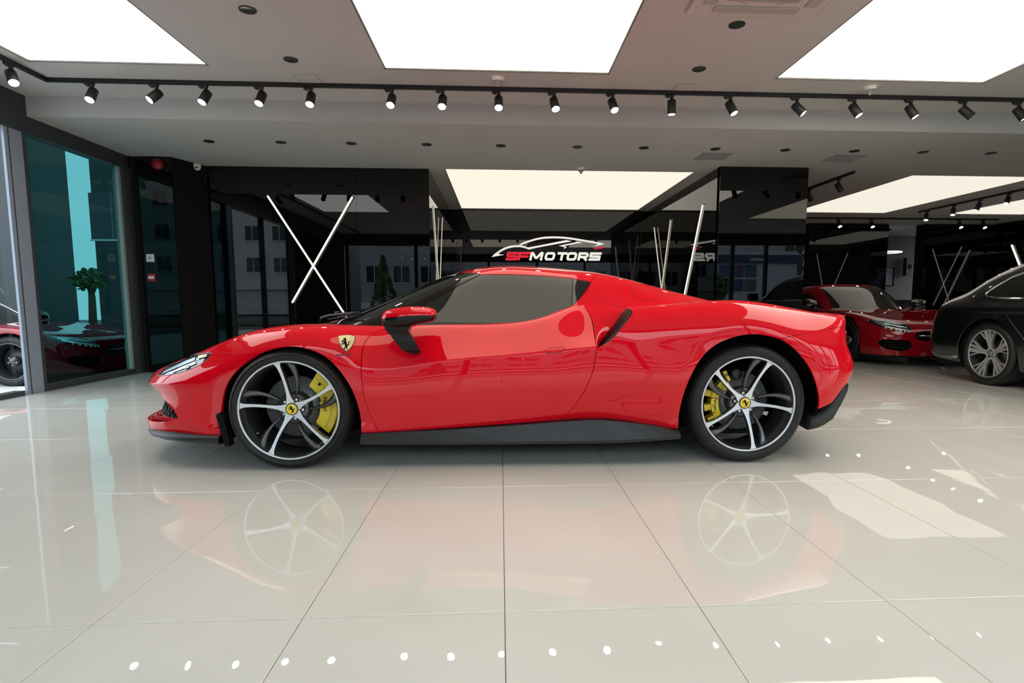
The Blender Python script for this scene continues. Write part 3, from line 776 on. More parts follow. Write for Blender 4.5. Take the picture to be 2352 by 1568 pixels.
# cowl, wipers
cw = MB(); cw.loops([[(x, s * w, .788 + .01 * (1 - w / .8)) for s, w in ((-1, .76), (-1, .55), (-1, .3), (1, .0), (1, .3), (1, .55), (1, .76))] for x in (-1.30, -1.0)], closed=False, cap=False)
cw.build('cowl', M_MATTE, car)
for (x0, y0, x1, y1) in ((-1.27, -.42, -.98, -.62), (-1.30, .10, -1.13, -.44)):
    m = MB(); m.tube([(x0, y0, .80), (x0 + .01, y0 - .01, .835), (x0 + .06, y0 - .04, .848), (x1 - .05, y1 + .04, .868), (x1, y1, .872)], [.008, .010, .010, .007, .005], 8)
    m.tube([(x0 + .03, y0 + .06, .823), (x1 + .02, y1 - .02, .866)], .0055, 6); m.build('wiper', M_SATIN, car)

# dark trim under the body
def ring_sk(x, wo, wi, zt, zb): return [(x, -wi, zt), (x, -wo + .03, zt), (x, -wo, zb + .018), (x, -wo + .004, zb), (x, -wi, zb)]
for sgn in (1, -1):
    T = Matrix.Diagonal((1, sgn, 1, 1)); m = MB()
    xs_ = [-.918, -.7, -.4, -.1, .2, .4, .55, .7, .80, .905]; zt = [.192, .20, .212, .229, .25, .262, .252, .232, .215, .19]; zb = [.137, .132, .130, .129, .129, .130, .133, .14, .146, .151]
    wo = [.945, .95, .955, .96, .965, .972, .978, .98, .98, .975]
    m.loops([ring_sk(x, wo[i], .5, zt[i], zb[i]) for i, x in enumerate(xs_)], smooth=False, T=T); m.build('side_skirt', M_SATIN, car)
m = MB(); pl = [(-1.70, .93), (-1.9, .90), (-2.05, .83), (-2.18, .73), (-2.27, .60), (-2.35, .40), (-2.39, .2), (-2.40, 0)]
pl = pl + [(x, -y) for x, y in pl[-2::-1]]
def off_(d): return [(x + (d if x < -1.8 else 0), y * (1 - abs(d) * .9)) for x, y in pl]
m.loops([[(x, y, .192) for x, y in off_(.05)], [(x, y, .184) for x, y in off_(.012)], [(x, y, .165) for x, y in off_(.0)], [(x, y, .150) for x, y in off_(.012)], [(x, y, .138) for x, y in off_(.05)]], closed=False, cap=False)
m.add([(x, y, .186) for x, y in off_(.02)], [tuple(range(len(pl)))]); m.add([(x, y, .138) for x, y in off_(.05)], [tuple(range(len(pl)))])
m.build('front_splitter', M_SATIN, car)
for sgn in (1, -1):
    T = Matrix.Diagonal((1, sgn, 1, 1)); m = MB()
    m.prism([(-1.712, .31), (-1.695, .32), (-1.672, .30), (-1.645, .13), (-1.672, .128)], .855, .915, 0, Matrix(((1, 0, 0, 0), (0, 0, -sgn, 0), (0, 1, 0, 0), (0, 0, 0, 1))))
    m.build('air_deflector', M_MATTE, car)
# rear diffuser with upswept corners
m = MB(); dp = [(1.705, .242, .89), (1.736, .258, .89), (1.794, .284, .885), (1.856, .362, .88), (1.898, .427, .87), (1.92, .468, .86), (1.935, .468, .85)]
lo_ = [(1.713, .179, .885), (1.758, .190, .885), (1.80, .206, .88), (1.855, .242, .875), (1.912, .338, .865), (1.946, .403, .855), (1.954, .440, .85)]
for sgn in (1, -1):
    T = Matrix.Diagonal((1, sgn, 1, 1))
    m.loops([[(a[0], -a[2] + .09, a[1]), (a[0] + .006, -a[2] - .012, a[1] - .004), (c[0], -c[2] - .012, c[1]), (c[0] - .010, -c[2] + .01, c[1] - .006), (c[0] - .03, -c[2] + .25, c[1] + .03)] for a, c in zip(dp, lo_)], smooth=True, T=T)
m.loops([[(1.70, y, .25), (1.93, y * .97, .455), (2.04 - .16 * abs(y), y * .95, .45), (1.93 - .04 * abs(y), y * .95, .33), (1.76, y, .27), (1.62, y, .22)] for y in (-.70, -.5, -.3, 0, .3, .5, .70)], smooth=False)
m.build('rear_diffuser', M_SATIN, car)
# underbody, arch liners
m = MB(); m.box((-1.60, -.80, .14), (1.62, .80, .19)); m.box((-.87, -.86, .14), (.87, .86, .60)); m.box((-1.95, -.55, .2), (-1.6, .55, .5)); m.box((1.7, -.6, .3), (1.95, .6, .7))
m.build('underbody', M_MATTE, car)
for cx, poly, r in ((-1.302, aF, .0), (1.304, aR, .0)):
    for sgn in (1, -1):
        T = Matrix.Diagonal((1, sgn, 1, 1)); m = MB(); pp = [(float(x), float(z)) for x, z in poly[::4]]
        rings = []
        for k in range(6):
            w = [.885, .86, .80, .68, .56, .5][k]; g_ = [0, .018, .03, .03, .03, .03][k]
            rings.append([(x + g_ * (x - cx) / .4, -w, max(.13 if cx < 0 else .215, z + g_ * (z - .3) / .4)) for x, z in pp])
        m.loops(rings, closed=False, cap=False, T=T)
        m.add(rings[-1], [tuple(range(len(pp)))], 0, False, T)
        for k in range(8):                                            # ribs of the liner seen behind the tyre
            pass
        m.build('arch_liner', M_MATTE, car)
# small fittings on the near side and their twins
for sgn in (1, -1):
    T = Matrix.Diagonal((1, sgn, 1, 1))
    hp = smooth_poly([(.124,.661),(.128,.668),(.142,.674),(.205,.681),(.222,.680),(.232,.668),(.225,.661),(.142,.649),(.128,.652)], True, 4)
    m = MB(); m.tube(along(A, hp, -.0005), .0016, 5, 0, True, T); m.tube(along(A, [(.142,.651),(.150,.675)], -.0005), .0013, 5, 0, False, T); m.build('handle_outline', mat('seam_shadow', (.05, .0, .002), .6), DR[0 if sgn == 1 else 1])
fc = []
for i in range(48):
    a = 2 * PI * i / 48; fc.append((.782 + .083 * math.cos(a) + .018 * math.sin(a), .995 + .052 * math.sin(a) - .010 * math.cos(a)))
m = MB(); m.tube(along(G, fc, -.0005), .0017, 5, 0, True); m.build('fuel_cap', mat('seam_shadow'), car)

# shield badge on the front wing
SH = [(-1.033,.744),(-1.01,.7475),(-.989,.749),(-.965,.7475),(-.943,.741),(-.941,.715),(-.951,.687),(-.964,.671),(-.978,.659),(-.995,.672),(-1.010,.688),(-1.024,.714)]
def decal(tm, outline, off, name, m, parent):
    """a thin plate that follows the panel under it"""
    b = MB(); P = along(tm, outline, off); Q = along(tm, outline, -.002); n = len(P)
    b.add(P, [tuple(range(n))]); b.add(P + Q, [(i, n + i, n + (i + 1) % n, (i + 1) % n) for i in range(n)])
    return b.build(name, m, parent)
def grow(P, k):
    c = np.mean(np.array(P), axis=0); return [tuple(c + (np.array(p) - c) * k) for p in P]
badge = decal(A, SH, .0042, 'shield_badge', M_PIANO, car); decal(A, grow(SH, .94), .0050, 'shield_field', M_CREAM, badge)
HORSE = [(-.08,.98),(-.02,.93),(.06,.84),(.10,.74),(.13,.66),(.20,.52),(.26,.42),(.30,.40),(.38,.50),(.36,.62),(.42,.72),(.50,.66),(.46,.56),(.47,.44),(.40,.34),(.32,.30),(.29,.28),(.30,.20),(.36,.12),(.30,.02),(.20,.02),(.24,.10),(.18,.18),(.10,.16),(.06,.08),(.0,.0),(-.10,.0),(-.06,.07),(-.02,.16),(.04,.26),(.04,.36),(-.02,.44),(-.08,.50),(-.18,.44),(-.30,.46),(-.36,.38),(-.42,.42),(-.36,.52),(-.22,.53),(-.12,.58),(-.22,.62),(-.34,.66),(-.40,.60),(-.46,.66),(-.36,.74),(-.20,.70),(-.08,.70),(-.08,.76),(-.16,.76),(-.28,.78),(-.31,.84),(-.24,.88),(-.14,.92)]
decal(A, [(-.990 + x * .046, .670 + y * .066) for x, y in HORSE], .0058, 'horse_emblem', M_MATTE, badge)
decal(A, [(-1.028,.6415),(-.955,.6415),(-.955,.6465),(-1.028,.6465)], .0035, 'maker_script', M_SATIN, car)

# door mirrors
def mirror_part(sgn):
    T = Matrix.Diagonal((1, sgn, 1, 1))
    r = empty('door_mirror', (0, 0, 0), 0, car)
    secs = [(-.768, 1.00, .836, .012, .020), (-.758, 1.00, .842, .035, .036), (-.735, 1.00, .848, .058, .044), (-.69, 1.005, .853, .078, .050), (-.63, 1.01, .858, .088, .0525), (-.56, 1.01, .862, .092, .050), (-.51, 1.01, .864, .090, .042), (-.482, 1.01, .862, .080, .032), (-.476, 1.01, .861, .06, .022)]
    def ring(s, lo, hi, n=13):
        x, w, z, hw, hh = s; P = []
        for i in range(n):
            a = lo + (hi - lo) * i / (n - 1); c, q = math.cos(a), math.sin(a)
            P.append((x, -(w + hw * math.copysign(abs(c) ** .75, c)), z + hh * math.copysign(abs(q) ** .8, q)))
        return P
    m = MB(); m.loops([ring(s, .02, PI - .02, 19) for s in secs], closed=False, cap=True, T=T); m.build('mirror_cap', M_RED, r)
    m = MB(); lows = [(x, w, z + .002, hw * .985, hh * (1.15 if x < -.6 else .95)) for x, w, z, hw, hh in secs]
    m.loops([ring(s, PI - .02, 2 * PI + .02, 19) for s in lows], closed=False, cap=True, T=T)
    m.loops([[(x0, -w0, z0), (x1, -w0, z0), (x1, -w1, z0), (x0, -w1, z0)] for x0, x1, w0, w1, z0 in ((-.748, -.60, .95, 1.05, .815), (-.742, -.62, .935, 1.04, .785), (-.725, -.632, .93, 1.02, .76))], smooth=False, T=T)
    m.build('mirror_base', M_PILLAR, r)
    m = MB(); m.loops([[(x0, -w0, z0), (x1, -w0 + .01, z0), (x1, -w1, z0), (x0, -w1, z0)] for x0, x1, w0, w1, z0 in ((-.735, -.625, 1.0, .95, .772), (-.70, -.595, .985, .94, .715), (-.665, -.575, .965, .925, .667), (-.63, -.575, .945, .90, .650), (-.60, -.578, .93, .90, .648))], smooth=False, T=T)
    m.build('mirror_stalk', M_PILLAR, r)
    return r
mirror_part(1); mirror_part(-1)
# tail: lamps and lip
m = MB(); m.tube([(1.90, -.80, .846), (1.99, -.72, .848), (2.06, -.56, .85), (2.12, -.2, .855), (2.12, .2, .855), (2.06, .56, .85), (1.99, .72, .848), (1.90, .80, .846)], .006, 8); m.build('tail_lip', M_RED, car)
for sgn in (1, -1):
    m = MB(); m.box((2.03, -.60 * sgn, .69), (2.093, -.42 * sgn, .75), bev=.01); m.build('tail_light', M_REDLENS, car)

# ------------------------------------------------------------------ wheels
def arc_text(txt, r, a_mid, size, o, m, parent, flip=False, sx=1.25):
    """raised lettering bent round the tyre wall (wheel plane x-z, outer face towards -y)"""
    me = text_mesh(txt, size, .0012, 0, sx, .0006)
    for v in me.vertices:
        rr = r + (v.co.y if not flip else -v.co.y); a = a_mid + (-v.co.x if not flip else v.co.x) / r
        v.co = (rr * math.cos(a), -o - v.co.z, rr * math.sin(a))
    return link_mesh('tyre_lettering', me, m, parent)
def make_wheel(name, rt, hw, rr, spoke0, cal, letters, parent, swirl=-1, discr=.176):
    w = empty(name, (0, 0, 0), 0, parent)
    t = MB()
    prof = [(rr - .012, -hw + .02), (rr + .006, -hw + .005), (rr + .03, -hw), (rt - .022, -hw + .012), (rt - .004, -hw + .035), (rt, -hw + .06)]
    for g_ in (-.06, -.02, .02, .06): prof += [(rt, g_ - .006), (rt - .007, g_ - .005), (rt - .007, g_ + .005), (rt, g_ + .006)]
    prof += [(rt, hw - .05), (rt - .005, hw - .028), (rt - .016, hw - .010), (rt - .030, hw - .003), (rr + .030, hw), (rr + .018, hw - .001), (rr + .006, hw - .005), (rr - .001, hw - .012), (rr - .006, hw - .02)]
    t.lathe([(r, -o) for r, o in prof], 96)
    for k in range(64):                                                  # shoulder blocks of the tread
        a = 2 * PI * k / 64; c, q = math.cos(a), math.sin(a); T = Matrix(((c, 0, -q, 0), (0, 1, 0, 0), (q, 0, c, 0), (0, 0, 0, 1)))
        dl = rt * PI / 64 - .0018
        t.add([(rt - .012, -hw + .0165, -dl), (rt - .012, -hw + .0165, dl), (rt - .0022, -hw + .033, -dl), (rt - .0022, -hw + .033, dl), (rt + .0018, -hw + .055, -dl), (rt + .0018, -hw + .055, dl), (rt + .0018, -.066, -dl), (rt + .0018, -.066, dl), (rt - .006, -.064, -dl), (rt - .006, -.064, dl)],
              [(0, 1, 3, 2), (2, 3, 5, 4), (4, 5, 7, 6), (6, 7, 9, 8)] + [(0, 2, 4, 6, 8), (9, 7, 5, 3, 1)], 0, False, T)
    t.build('tyre', M_RUBBER, w)
    rm = MB(); fo = hw - .012
    rm.lathe([(rr - .004, -fo + .004), (rr - .001, -fo - .001), (rr - .005, -fo - .004), (rr - .0115, -fo - .003), (rr - .0125, -fo + .004)], 96)
    rm.lathe([(rr - .0125, -fo + .003), (rr - .020, -fo + .02), (rr - .026, -fo + .07), (rr - .034, -fo + .15), (rr - .03, -fo + .2)], 96, 1)
    rm.build('rim', [M_SILVER, M_GUN], w)
    oh, orim = hw - .062, hw - .016                                     # face height at hub and rim
    hb_ = MB(); hb_.lathe([(.0, -oh + .006), (.05, -oh + .006), (.085, -oh + .012), (.092, -oh + .03), (.09, -oh + .12)], 48); hb_.build('hub', M_GUN, w)
    for k in range(5):
        a0 = R(spoke0 + 72 * k); sp = MB()
        rs_ = [.020, .034, .046, .060, .078, .10, .13, .17, .21, .24, .256, rr - .011]
        hw_ = [.0200, .0225, .0205, .0150, .0112, .0090, .0078, .0075, .0080, .0096, .0130, .0200]
        top, lowr = [], []
        for r, h in zip(rs_, hw_):
            u = (r - .02) / (rr - .03); o = oh + (orim - oh) * (u ** 1.15); sw = swirl * .055 * math.sin(min(1, u) * PI) * (1 - u * .3)
            a = a0 + sw; c, q = math.cos(a), math.sin(a); hs = h
            top.append(((r * c + hs * q, -o, r * q - hs * c), (r * c - hs * q, -o, r * q + hs * c)))
        V = []
        for (p, q) in top:
            p = Vector(p); q = Vector(q); m_ = (p + q) / 2
            p2 = p + (p - m_) * .25 + Vector((0, .034, 0)); q2 = q + (q - m_) * .25 + Vector((0, .034, 0))
            V += [p, q, p + (p - m_) * .10 + Vector((0, .004, 0)), q + (q - m_) * .10 + Vector((0, .004, 0)), p2, q2]
        F0 = [(6 * i, 6 * i + 1, 6 * i + 7, 6 * i + 6) for i in range(len(top) - 1)]
        F1 = []
        for i in range(len(top) - 1):
            b_ = 6 * i
            F1 += [(b_, b_ + 6, b_ + 8, b_ + 2), (b_ + 2, b_ + 8, b_ + 10, b_ + 4), (b_ + 1, b_ + 3, b_ + 9, b_ + 7), (b_ + 3, b_ + 5, b_ + 11, b_ + 9)]
        sp.add(V, F0, 0, False); sp.add(V, F1, 1, True)
        # dark blade that runs beside the bright face
        bl = []
        for t_ in np.linspace(0, 1, 9):
            r = .082 + (rr - .013 - .082) * t_; aa = a0 + swirl * (R(30) * (1 - t_) + R(13.5) * t_ + .04 * math.sin(t_ * PI)); hh = .0055 + .010 * t_ + .012 * t_ ** 3
            o = oh - .012 + (orim - .012 - oh + .012) * t_ ** 1.1
            d = Vector((math.cos(aa), 0, math.sin(aa))); n_ = Vector((-d.z, 0, d.x)); c_ = d * r + Vector((0, -o, 0))
            bl.append([c_ - n_ * hh, c_ - n_ * hh * .1 * swirl + Vector((0, -.009, 0)), c_ + n_ * hh, c_ + n_ * (hh * .8) + Vector((0, .03, 0)), c_ - n_ * (hh * .8) + Vector((0, .03, 0))])
        sp.loops(bl, 1, True)
        sp.build('spoke', [M_SILVER, M_GUN], w)
        a = a0 + swirl * R(36); c, q = math.cos(a), math.sin(a)
        T = Matrix.Translation((.056 * c, -oh + .004, .056 * q))
        n_ = MB(); n_.lathe([(0, -.004), (.006, -.004), (.0065, -.001), (.0105, -.0015), (.0115, .002), (.0115, .012)], 12, 0, True, T); n_.lathe([(.0115, .003), (.0165, .002), (.0165, .012)], 20, 1, True, T)
        n_.build('wheel_bolt', [M_STEEL, M_MATTE], w)
    cp = MB(); cp.lathe([(0, -oh - .007), (.028, -oh - .007), (.0295, -oh - .006)], 40); cp.lathe([(.0295, -oh - .006), (.0325, -oh - .008), (.035, -oh - .005), (.035, -oh + .01)], 40, 1)
    cp.build('centre_cap', [M_YELLOW, M_PIANO], w)
    hm = MB(); hm.prism([(x * .038, (y - .5) * .042) for x, y in HORSE], 0, .0012, 0, Matrix.Translation((0, -oh - .0072, 0)) @ Matrix.Rotation(R(90), 4, 'X')); hm.build('cap_emblem', M_MATTE, w)
    d = MB(); od = hw - .155
    d.lathe([(.085, -od - .004), (.088, -od), (discr, -od), (discr, -od + .03), (.09, -od + .03)], 72); d.lathe([(0, -od - .03), (.07, -od - .03), (.085, -od - .004)], 40, 1)
    for k in range(10):
        a = 2 * PI * k / 10; d.lathe([(0, -.012), (.006, -.012), (.007, 0)], 8, 2, True, Matrix.Translation((.081 * math.cos(a), -od - .004, .081 * math.sin(a))))
    d.build('brake_disc', [M_DISC, M_SATIN, M_STEEL], w)
    ho = MB()
    for k in range(30):
        for j, r in enumerate((.108, .126, .144, .160)):
            a = 2 * PI * (k + .25 * j) / 30; ho.lathe([(0, -.0006), (.0024, -.0004)], 6, 0, False, Matrix.Translation((r * math.cos(a), -od - .0002, r * math.sin(a))))
    tag(ho.build('drilled_holes', M_MATTE, w), kind='stuff')
    def arc(r0, r1, a0, a1, n=14): return [(r0 * math.cos(R(a0 + (a1 - a0) * i / n)), r0 * math.sin(R(a0 + (a1 - a0) * i / n))) for i in range(n + 1)] + [(r1 * math.cos(R(a1 + (a0 - a1) * i / n)), r1 * math.sin(R(a1 + (a0 - a1) * i / n))) for i in range(n + 1)]
    TX = Matrix(((1, 0, 0, 0), (0, 0, -1, 0), (0, 1, 0, 0), (0, 0, 0, 1)))
    oc = hw - .118
    cb = MB()
    if cal == 'front':
        cb.prism(arc(.150, .238, -40, 57), oc - .07, oc, 0, TX); cb.prism(arc(.143, .20, -36, 12), oc - .03, oc + .012, 0, TX); cb.prism(arc(.148, .205, 33, 55), oc - .03, oc + .010, 0, TX)
        cb.prism(arc(.207, .234, -30, 48), oc, oc + .006, 0, TX)
        tx = ('Ferrari', .171, R(6), .030, oc + .0125)
        T = Matrix.Translation((.196 * math.cos(R(43)), -oc - .0105, .196 * math.sin(R(43)))); cb.lathe([(0, -.002), (.008, -.002), (.009, .004)], 12, 1, True, T)
    else:
        cb.prism(arc(.150, .172, 160, 213), oc - .05, oc + .012, 0, TX)
        for c_ in (166, 180, 194, 208): cb.prism(arc(.172, .186, c_ - 6, c_ + 6), oc - .05, oc + .011, 0, TX)
        for c_ in (166, 190, 212): cb.prism(arc(.18, .226, c_ - 5, c_ + 5), oc - .06, oc + .002, 0, TX)
        cb.prism(arc(.142, .152, 164, 209), oc - .03, oc + .010, 0, TX)
        cb.prism(arc(.118, .146, 126, 142), oc - .03, oc + .006, 0, TX); cb.prism(arc(.146, .21, 118, 124), oc - .03, oc + .006, 0, TX); cb.prism(arc(.11, .17, 133, 148), oc - .05, oc - .01, 0, TX)
        tx = ('Ferrari', .160, R(185), .028, oc + .0125)
    cal_o = cb.build('brake_caliper', [M_YELLOW, M_MATTE], w)
    me = text_mesh(tx[0], tx[3], .0006, 0, 1.0, .0004)
    rot = -PI / 2
    for v in me.vertices:
        x, y = v.co.x * math.cos(rot) - v.co.y * math.sin(rot), v.co.x * math.sin(rot) + v.co.y * math.cos(rot)
        v.co = (tx[1] * math.cos(tx[2]) + x, -tx[4] - v.co.z, tx[1] * math.sin(tx[2]) + y)
    link_mesh('caliper_lettering', me, M_MATTE, w)
    if cal == 'rear':
        k_ = MB(); k_.lathe([(0, -.07), (.03, -.07), (.034, -.06), (.034, .02)], 20, 0, True, Matrix.Translation((-.035, -oc + .05, .165))); k_.lathe([(0, -.012), (.008, -.01), (.009, .02)], 12, 1, True, Matrix.Translation((-.095, -oc - .0, .16))); k_.build('parking_brake', [M_SATIN, M_STEEL], w)
    va = R(215); v_ = MB(); v_.lathe([(0, -.02), (.004, -.02), (.0045, 0)], 10, 0, True, Matrix.Translation((.236 * math.cos(va), -hw + .07, .236 * math.sin(va)))); v_.build('valve', M_STEEL, w)
    for (txt, r, a, sz, fl) in letters: arc_text(txt, r, a, sz, hw + .0002, M_TEXTRUB, w, fl)
    return w
WF, WR = (-1.302, .836, .335), (1.304, .815, .346)
LF = [('POTENZA', .308, R(100), .022, False), ('BRIDGESTONE', .308, R(195), .022, False), ('BRIDGESTONE', .308, R(355), .022, False)]
LRR = [('POTENZA', .315, R(103), .027, False), ('BRIDGESTONE', .315, R(208), .027, False), ('BRIDGESTONE', .315, R(20), .027, False)]
fw = make_wheel('front_wheel', .335, .1225, .281, 30, 'front', LF, car, -1); fw.location = (WF[0], -WF[1], WF[2])
rw = make_wheel('rear_wheel', .346, .1500, .281, 63, 'rear', LRR, car, 1); rw.location = (WR[0], -WR[1], WR[2])
f2_ = copy_tree(fw, car); f2_.location = (WF[0], WF[1], WF[2]); f2_.rotation_euler = (0, 0, PI)
r2_ = copy_tree(rw, car); r2_.location = (WR[0], WR[1], WR[2]); r2_.rotation_euler = (0, 0, PI)
# ------------------------------------------------------------------ lighting track and its spotlights
M_TRACK = mat('track_black', (.008, .008, .008), .5)
E_HOT, E_MILD = emit_mat('lamp_glow', (110, 106, 96)), emit_mat('lamp_glow_mild', (26, 24.5, 21.5))
def track(name, pts, z, label):
    t = MB()
    for (x0, y0), (x1, y1) in zip(pts[:-1], pts[1:]):
        if abs(x1 - x0) > abs(y1 - y0): t.box((min(x0, x1) - .018, y0 - .018, z - .034), (max(x0, x1) + .018, y0 + .018, z))
        else: t.box((x0 - .018, min(y0, y1) - .018, z - .034), (x0 + .018, max(y0, y1) - .0181 if y1 > y0 else max(y0, y1) - .0181, z))
    return tag(t.build(name, M_TRACK), label, 'light track')
TY = 5.86
track('light_track', [(-4.19, -1.0), (-4.19, TY), (11.5, TY)], ZU, 'long black lighting track in front of the bulkhead, turning a corner by the glass facade')
track('light_track', [(5.065, 8.26), (5.065, 11.4)], ZL, 'short black lighting track beside the black pillar, near the dark red coupe')
track('light_track', [(8.64, 6.9), (8.64, 11.75)], ZL, 'black lighting track between the two right-hand ceiling panels')
track('light_track', [(6.6, 12.68), (11.2, 12.68)], ZL, 'black lighting track along the far back wall')
def spot_proto(glow):
    r = empty('track_spotlight')
    a = MB(); a.box((-.055, -.016, -.056), (.03, .016, -.034), bev=.003); a.lathe([(0, -.068), (.013, -.066), (.014, -.05)], 12, 0, True, Matrix.Translation((-.03, 0, 0)), 'z'); a.lathe([(0, -.075), (.017, -.074), (.018, -.05)], 12, 0, True, Matrix.Translation((.01, 0, 0)), 'z')
    a.build('adapter', M_TRACK, r)
    s = MB(); s.tube([(.01, 0, -.07), (.01, 0, -.125)], .0065, 8); s.build('stem', M_TRACK, r)
    h = MB(); h.lathe([(0, .062), (.037, .062), (.041, .058), (.041, -.075), (.0375, -.078), (.036, -.072)], 28, 0, True, None, 'z'); h.lathe([(.036, -.07), (.035, -.05)], 28, 0, True, None, 'z')
    ho = h.build('lamp_head', M_TRACK, r)
    l = MB(); l.lathe([(0, -.071), (.0355, -.071)], 24, 0, True, None, 'z'); l.build('lens', glow, ho)
    return r
def aim(root, d):
    """turn the lamp head about its knuckle so that it shines along d"""
    q = Vector((0, 0, -1)).rotation_difference(Vector(d).normalized())
    for ch in [o for o in bpy.data.objects if o.parent == root and o.name.startswith('lamp_head')]:
        ch.location = (.01, 0, -.125); ch.rotation_mode = 'QUATERNION'; ch.rotation_quaternion = q
        ch.location = Vector((.01, 0, -.128)) + Vector(d).normalized() * .022
HOT, MILD = spot_proto(E_HOT), spot_proto(E_MILD)
used = {'hot': False, 'mild': False}
def spot(kind, x, y, z, d, label, rot=0.):
    src = HOT if kind == 'hot' else MILD
    r = src if not used[kind] else copy_tree(src)
    used[kind] = True
    r.location = (x, y, z); r.rotation_euler = (0, 0, rot); aim(r, Matrix.Rotation(-rot, 3, 'Z') @ Vector(d)); tag(r, label, 'spotlight', 'spotlights on the ceiling tracks')
NTH = ['first', 'second', 'third', 'fourth', 'fifth', 'sixth', 'seventh', 'eighth', 'ninth', 'tenth', 'eleventh', 'twelfth', 'thirteenth', 'fourteenth', 'fifteenth', 'sixteenth', 'seventeenth']
FRONT = [(-3.79, 'hot', (.03, -.55, -.8)), (-3.21, 'hot', (-.42, -.55, -.7)), (-2.76, 'hot', (-.2, -.5, -.8)), (-2.25, 'hot', (-.1, -.5, -.8)), (-1.79, 'hot', (.0, -.5, -.8)), (-1.03, 'hot', (-.06, -.6, -.8)), (-.545, 'hot', (-.03, -.55, -.8)),
         (-.005, 'hot', (.0, -.55, -.8)), (.535, 'hot', (.12, -.5, -.8)), (1.11, 'hot', (.14, -.5, -.8)), (1.70, 'mild', (.0, -.05, -1)), (2.29, 'mild', (.30, -.35, -.85)), (2.97, 'mild', (.55, -.35, -.75)), (3.56, 'mild', (.36, -.35, -.8)), (4.15, 'mild', (.35, -.3, -.8)), (4.72, 'mild', (.62, -.3, -.7)), (5.3, 'mild', (.4, -.3, -.8))]
for i, (x, k, d) in enumerate(FRONT):
    spot(k, x - .01, TY, ZU, d, 'black spotlight %s from the glass facade on the long track, %s' % (NTH[i], 'glowing brightly' if k == 'hot' else 'turned away to the right'))
spot('hot', -4.19, 5.45, ZU, (.45, -.4, -.75), 'black spotlight on the short leg of the long track beside the glass facade, glowing brightly', PI / 2)
for i, (y, d) in enumerate(((9.45, (.55, .1, -.75)), (8.62, (.5, -.1, -.8)))):
    spot('mild', 5.065, y, ZL, d, 'black spotlight on the short track by the black pillar, %s its near end' % ('away from' if i == 0 else 'nearest'), PI / 2)
for i, (y, d) in enumerate(((11.5, (-.25, -.3, -.9)), (10.8, (-.25, -.3, -.9)), (10.2, (-.4, .1, -.9)), (9.6, (-.5, -.25, -.8)), (8.6, (-.4, -.3, -.8)))):
    spot('mild', 8.64, y, ZL, d, 'black spotlight %s from the far end of the track between the right-hand ceiling panels' % NTH[i], PI / 2)
for i, x in enumerate((7.5, 8.25, 10.3, 10.86)):
    spot('hot', x, 12.68, ZL, (.0, -.55, -.8), 'bright little spotlight %s from the pillar on the far back track' % NTH[i])
# recessed downlights
dlp = empty('downlight'); m = MB(); m.lathe([(.050, -.0015), (.058, -.004), (.060, 0), (.060, .01)], 28, 0, True, None, 'z'); m.build('trim_ring', M_TRACK, dlp)
m = MB(); m.lathe([(.051, -.0018), (.03, .0018), (0, .0025)], 28, 0, True, None, 'z'); m.build('reflector', mat('downlight_inside', (.02, .02, .02), .3), dlp)
first = True
def downlight(x, y, z, label):
    global first
    r = dlp if first else copy_tree(dlp); first = False
    r.location = (x, y, z - .004); tag(r, label, 'downlight', 'recessed black downlights')
for x, y, l in ((-1.78, 4.46, 'left of the middle panel, nearer the viewer'), (-1.78, 5.31, 'left of the middle panel, nearer the track'), (1.78, 4.48, 'right of the middle panel, beside the air conditioner'), (1.78, 5.31, 'right of the middle panel, nearer the track')):
    downlight(x, y, ZU, 'black recessed downlight in the upper ceiling, ' + l)
for i, x in enumerate((-3.38, -2.56, -1.75, -.865, .015, .94, 1.752, 2.64, 3.52, 4.40, 5.29, 6.18)):
    downlight(x, 7.18, ZL, 'small black downlight %s from the glass facade in the lower ceiling row' % NTH[i])
# smoke detectors
sdp = empty('smoke_detector'); m = MB(); m.lathe([(0, -.012), (.062, -.012), (.066, 0), (.066, .002)], 28, 0, True, None, 'z'); m.lathe([(.05, -.012), (.046, -.026), (.045, -.028)], 28, 0, True, None, 'z'); m.build('base', M_WHITE, sdp)
m = MB()
for k in range(4): m.lathe([(.043 - .009 * k, -.028 - .012 * k), (.038 - .009 * k, -.036 - .012 * k), (.028 - .007 * k, -.037 - .012 * k)], 24, 0, True, None, 'z')
m.lathe([(0, -.078), (.012, -.076), (.014, -.066)], 16, 0, True, None, 'z'); m.build('sensor_cage', M_GREYP, sdp)
for i, (x, y, z, l) in enumerate(((-.01, 5.62, ZU, 'by the middle lit panel above the bright spotlights'), (3.58, 5.64, ZU, 'by the right lit panel above the dim spotlights'), (1.14, 8.30, ZL, 'at the front edge of the alcove panel'))):
    r = sdp if i == 0 else copy_tree(sdp); r.location = (x, y, z); tag(r, 'white ceiling smoke detector ' + l, 'smoke detector', 'smoke detectors')
# access hatches and grilles
def hatch(x0, x1, y0, y1, z, m_, label, slats=0):
    cx, cy = (x0 + x1) / 2, (y0 + y1) / 2; t = empty('ceiling_hatch' if not slats else 'air_grille', (cx, cy, z), 0, None, label, 'hatch' if not slats else 'air grille'); w, d = (x1 - x0) / 2, (y1 - y0) / 2
    f = MB(); e = .004 if not slats else .012
    for a, q in (((-w, -d, -.003), (w, -d + e, 0)), ((-w, d - e, -.003), (w, d, 0)), ((-w, -d, -.003), (-w + e, d, 0)), ((w - e, -d, -.003), (w, d, 0))): f.box(a, q)
    f.build('edge_frame', M_GREYP, t)
    MB().box((-w + e, -d + e, -.0015), (w - e, d - e, -.0005)).build('panel', m_, t)
    for k in range(slats):
        y = -d + e + (2 * d - 2 * e) * (k + .5) / slats; MB().box((-w + e, y - .006, -.006), (w - e, y + .006, -.002)).build('slat', M_GREYP, t)
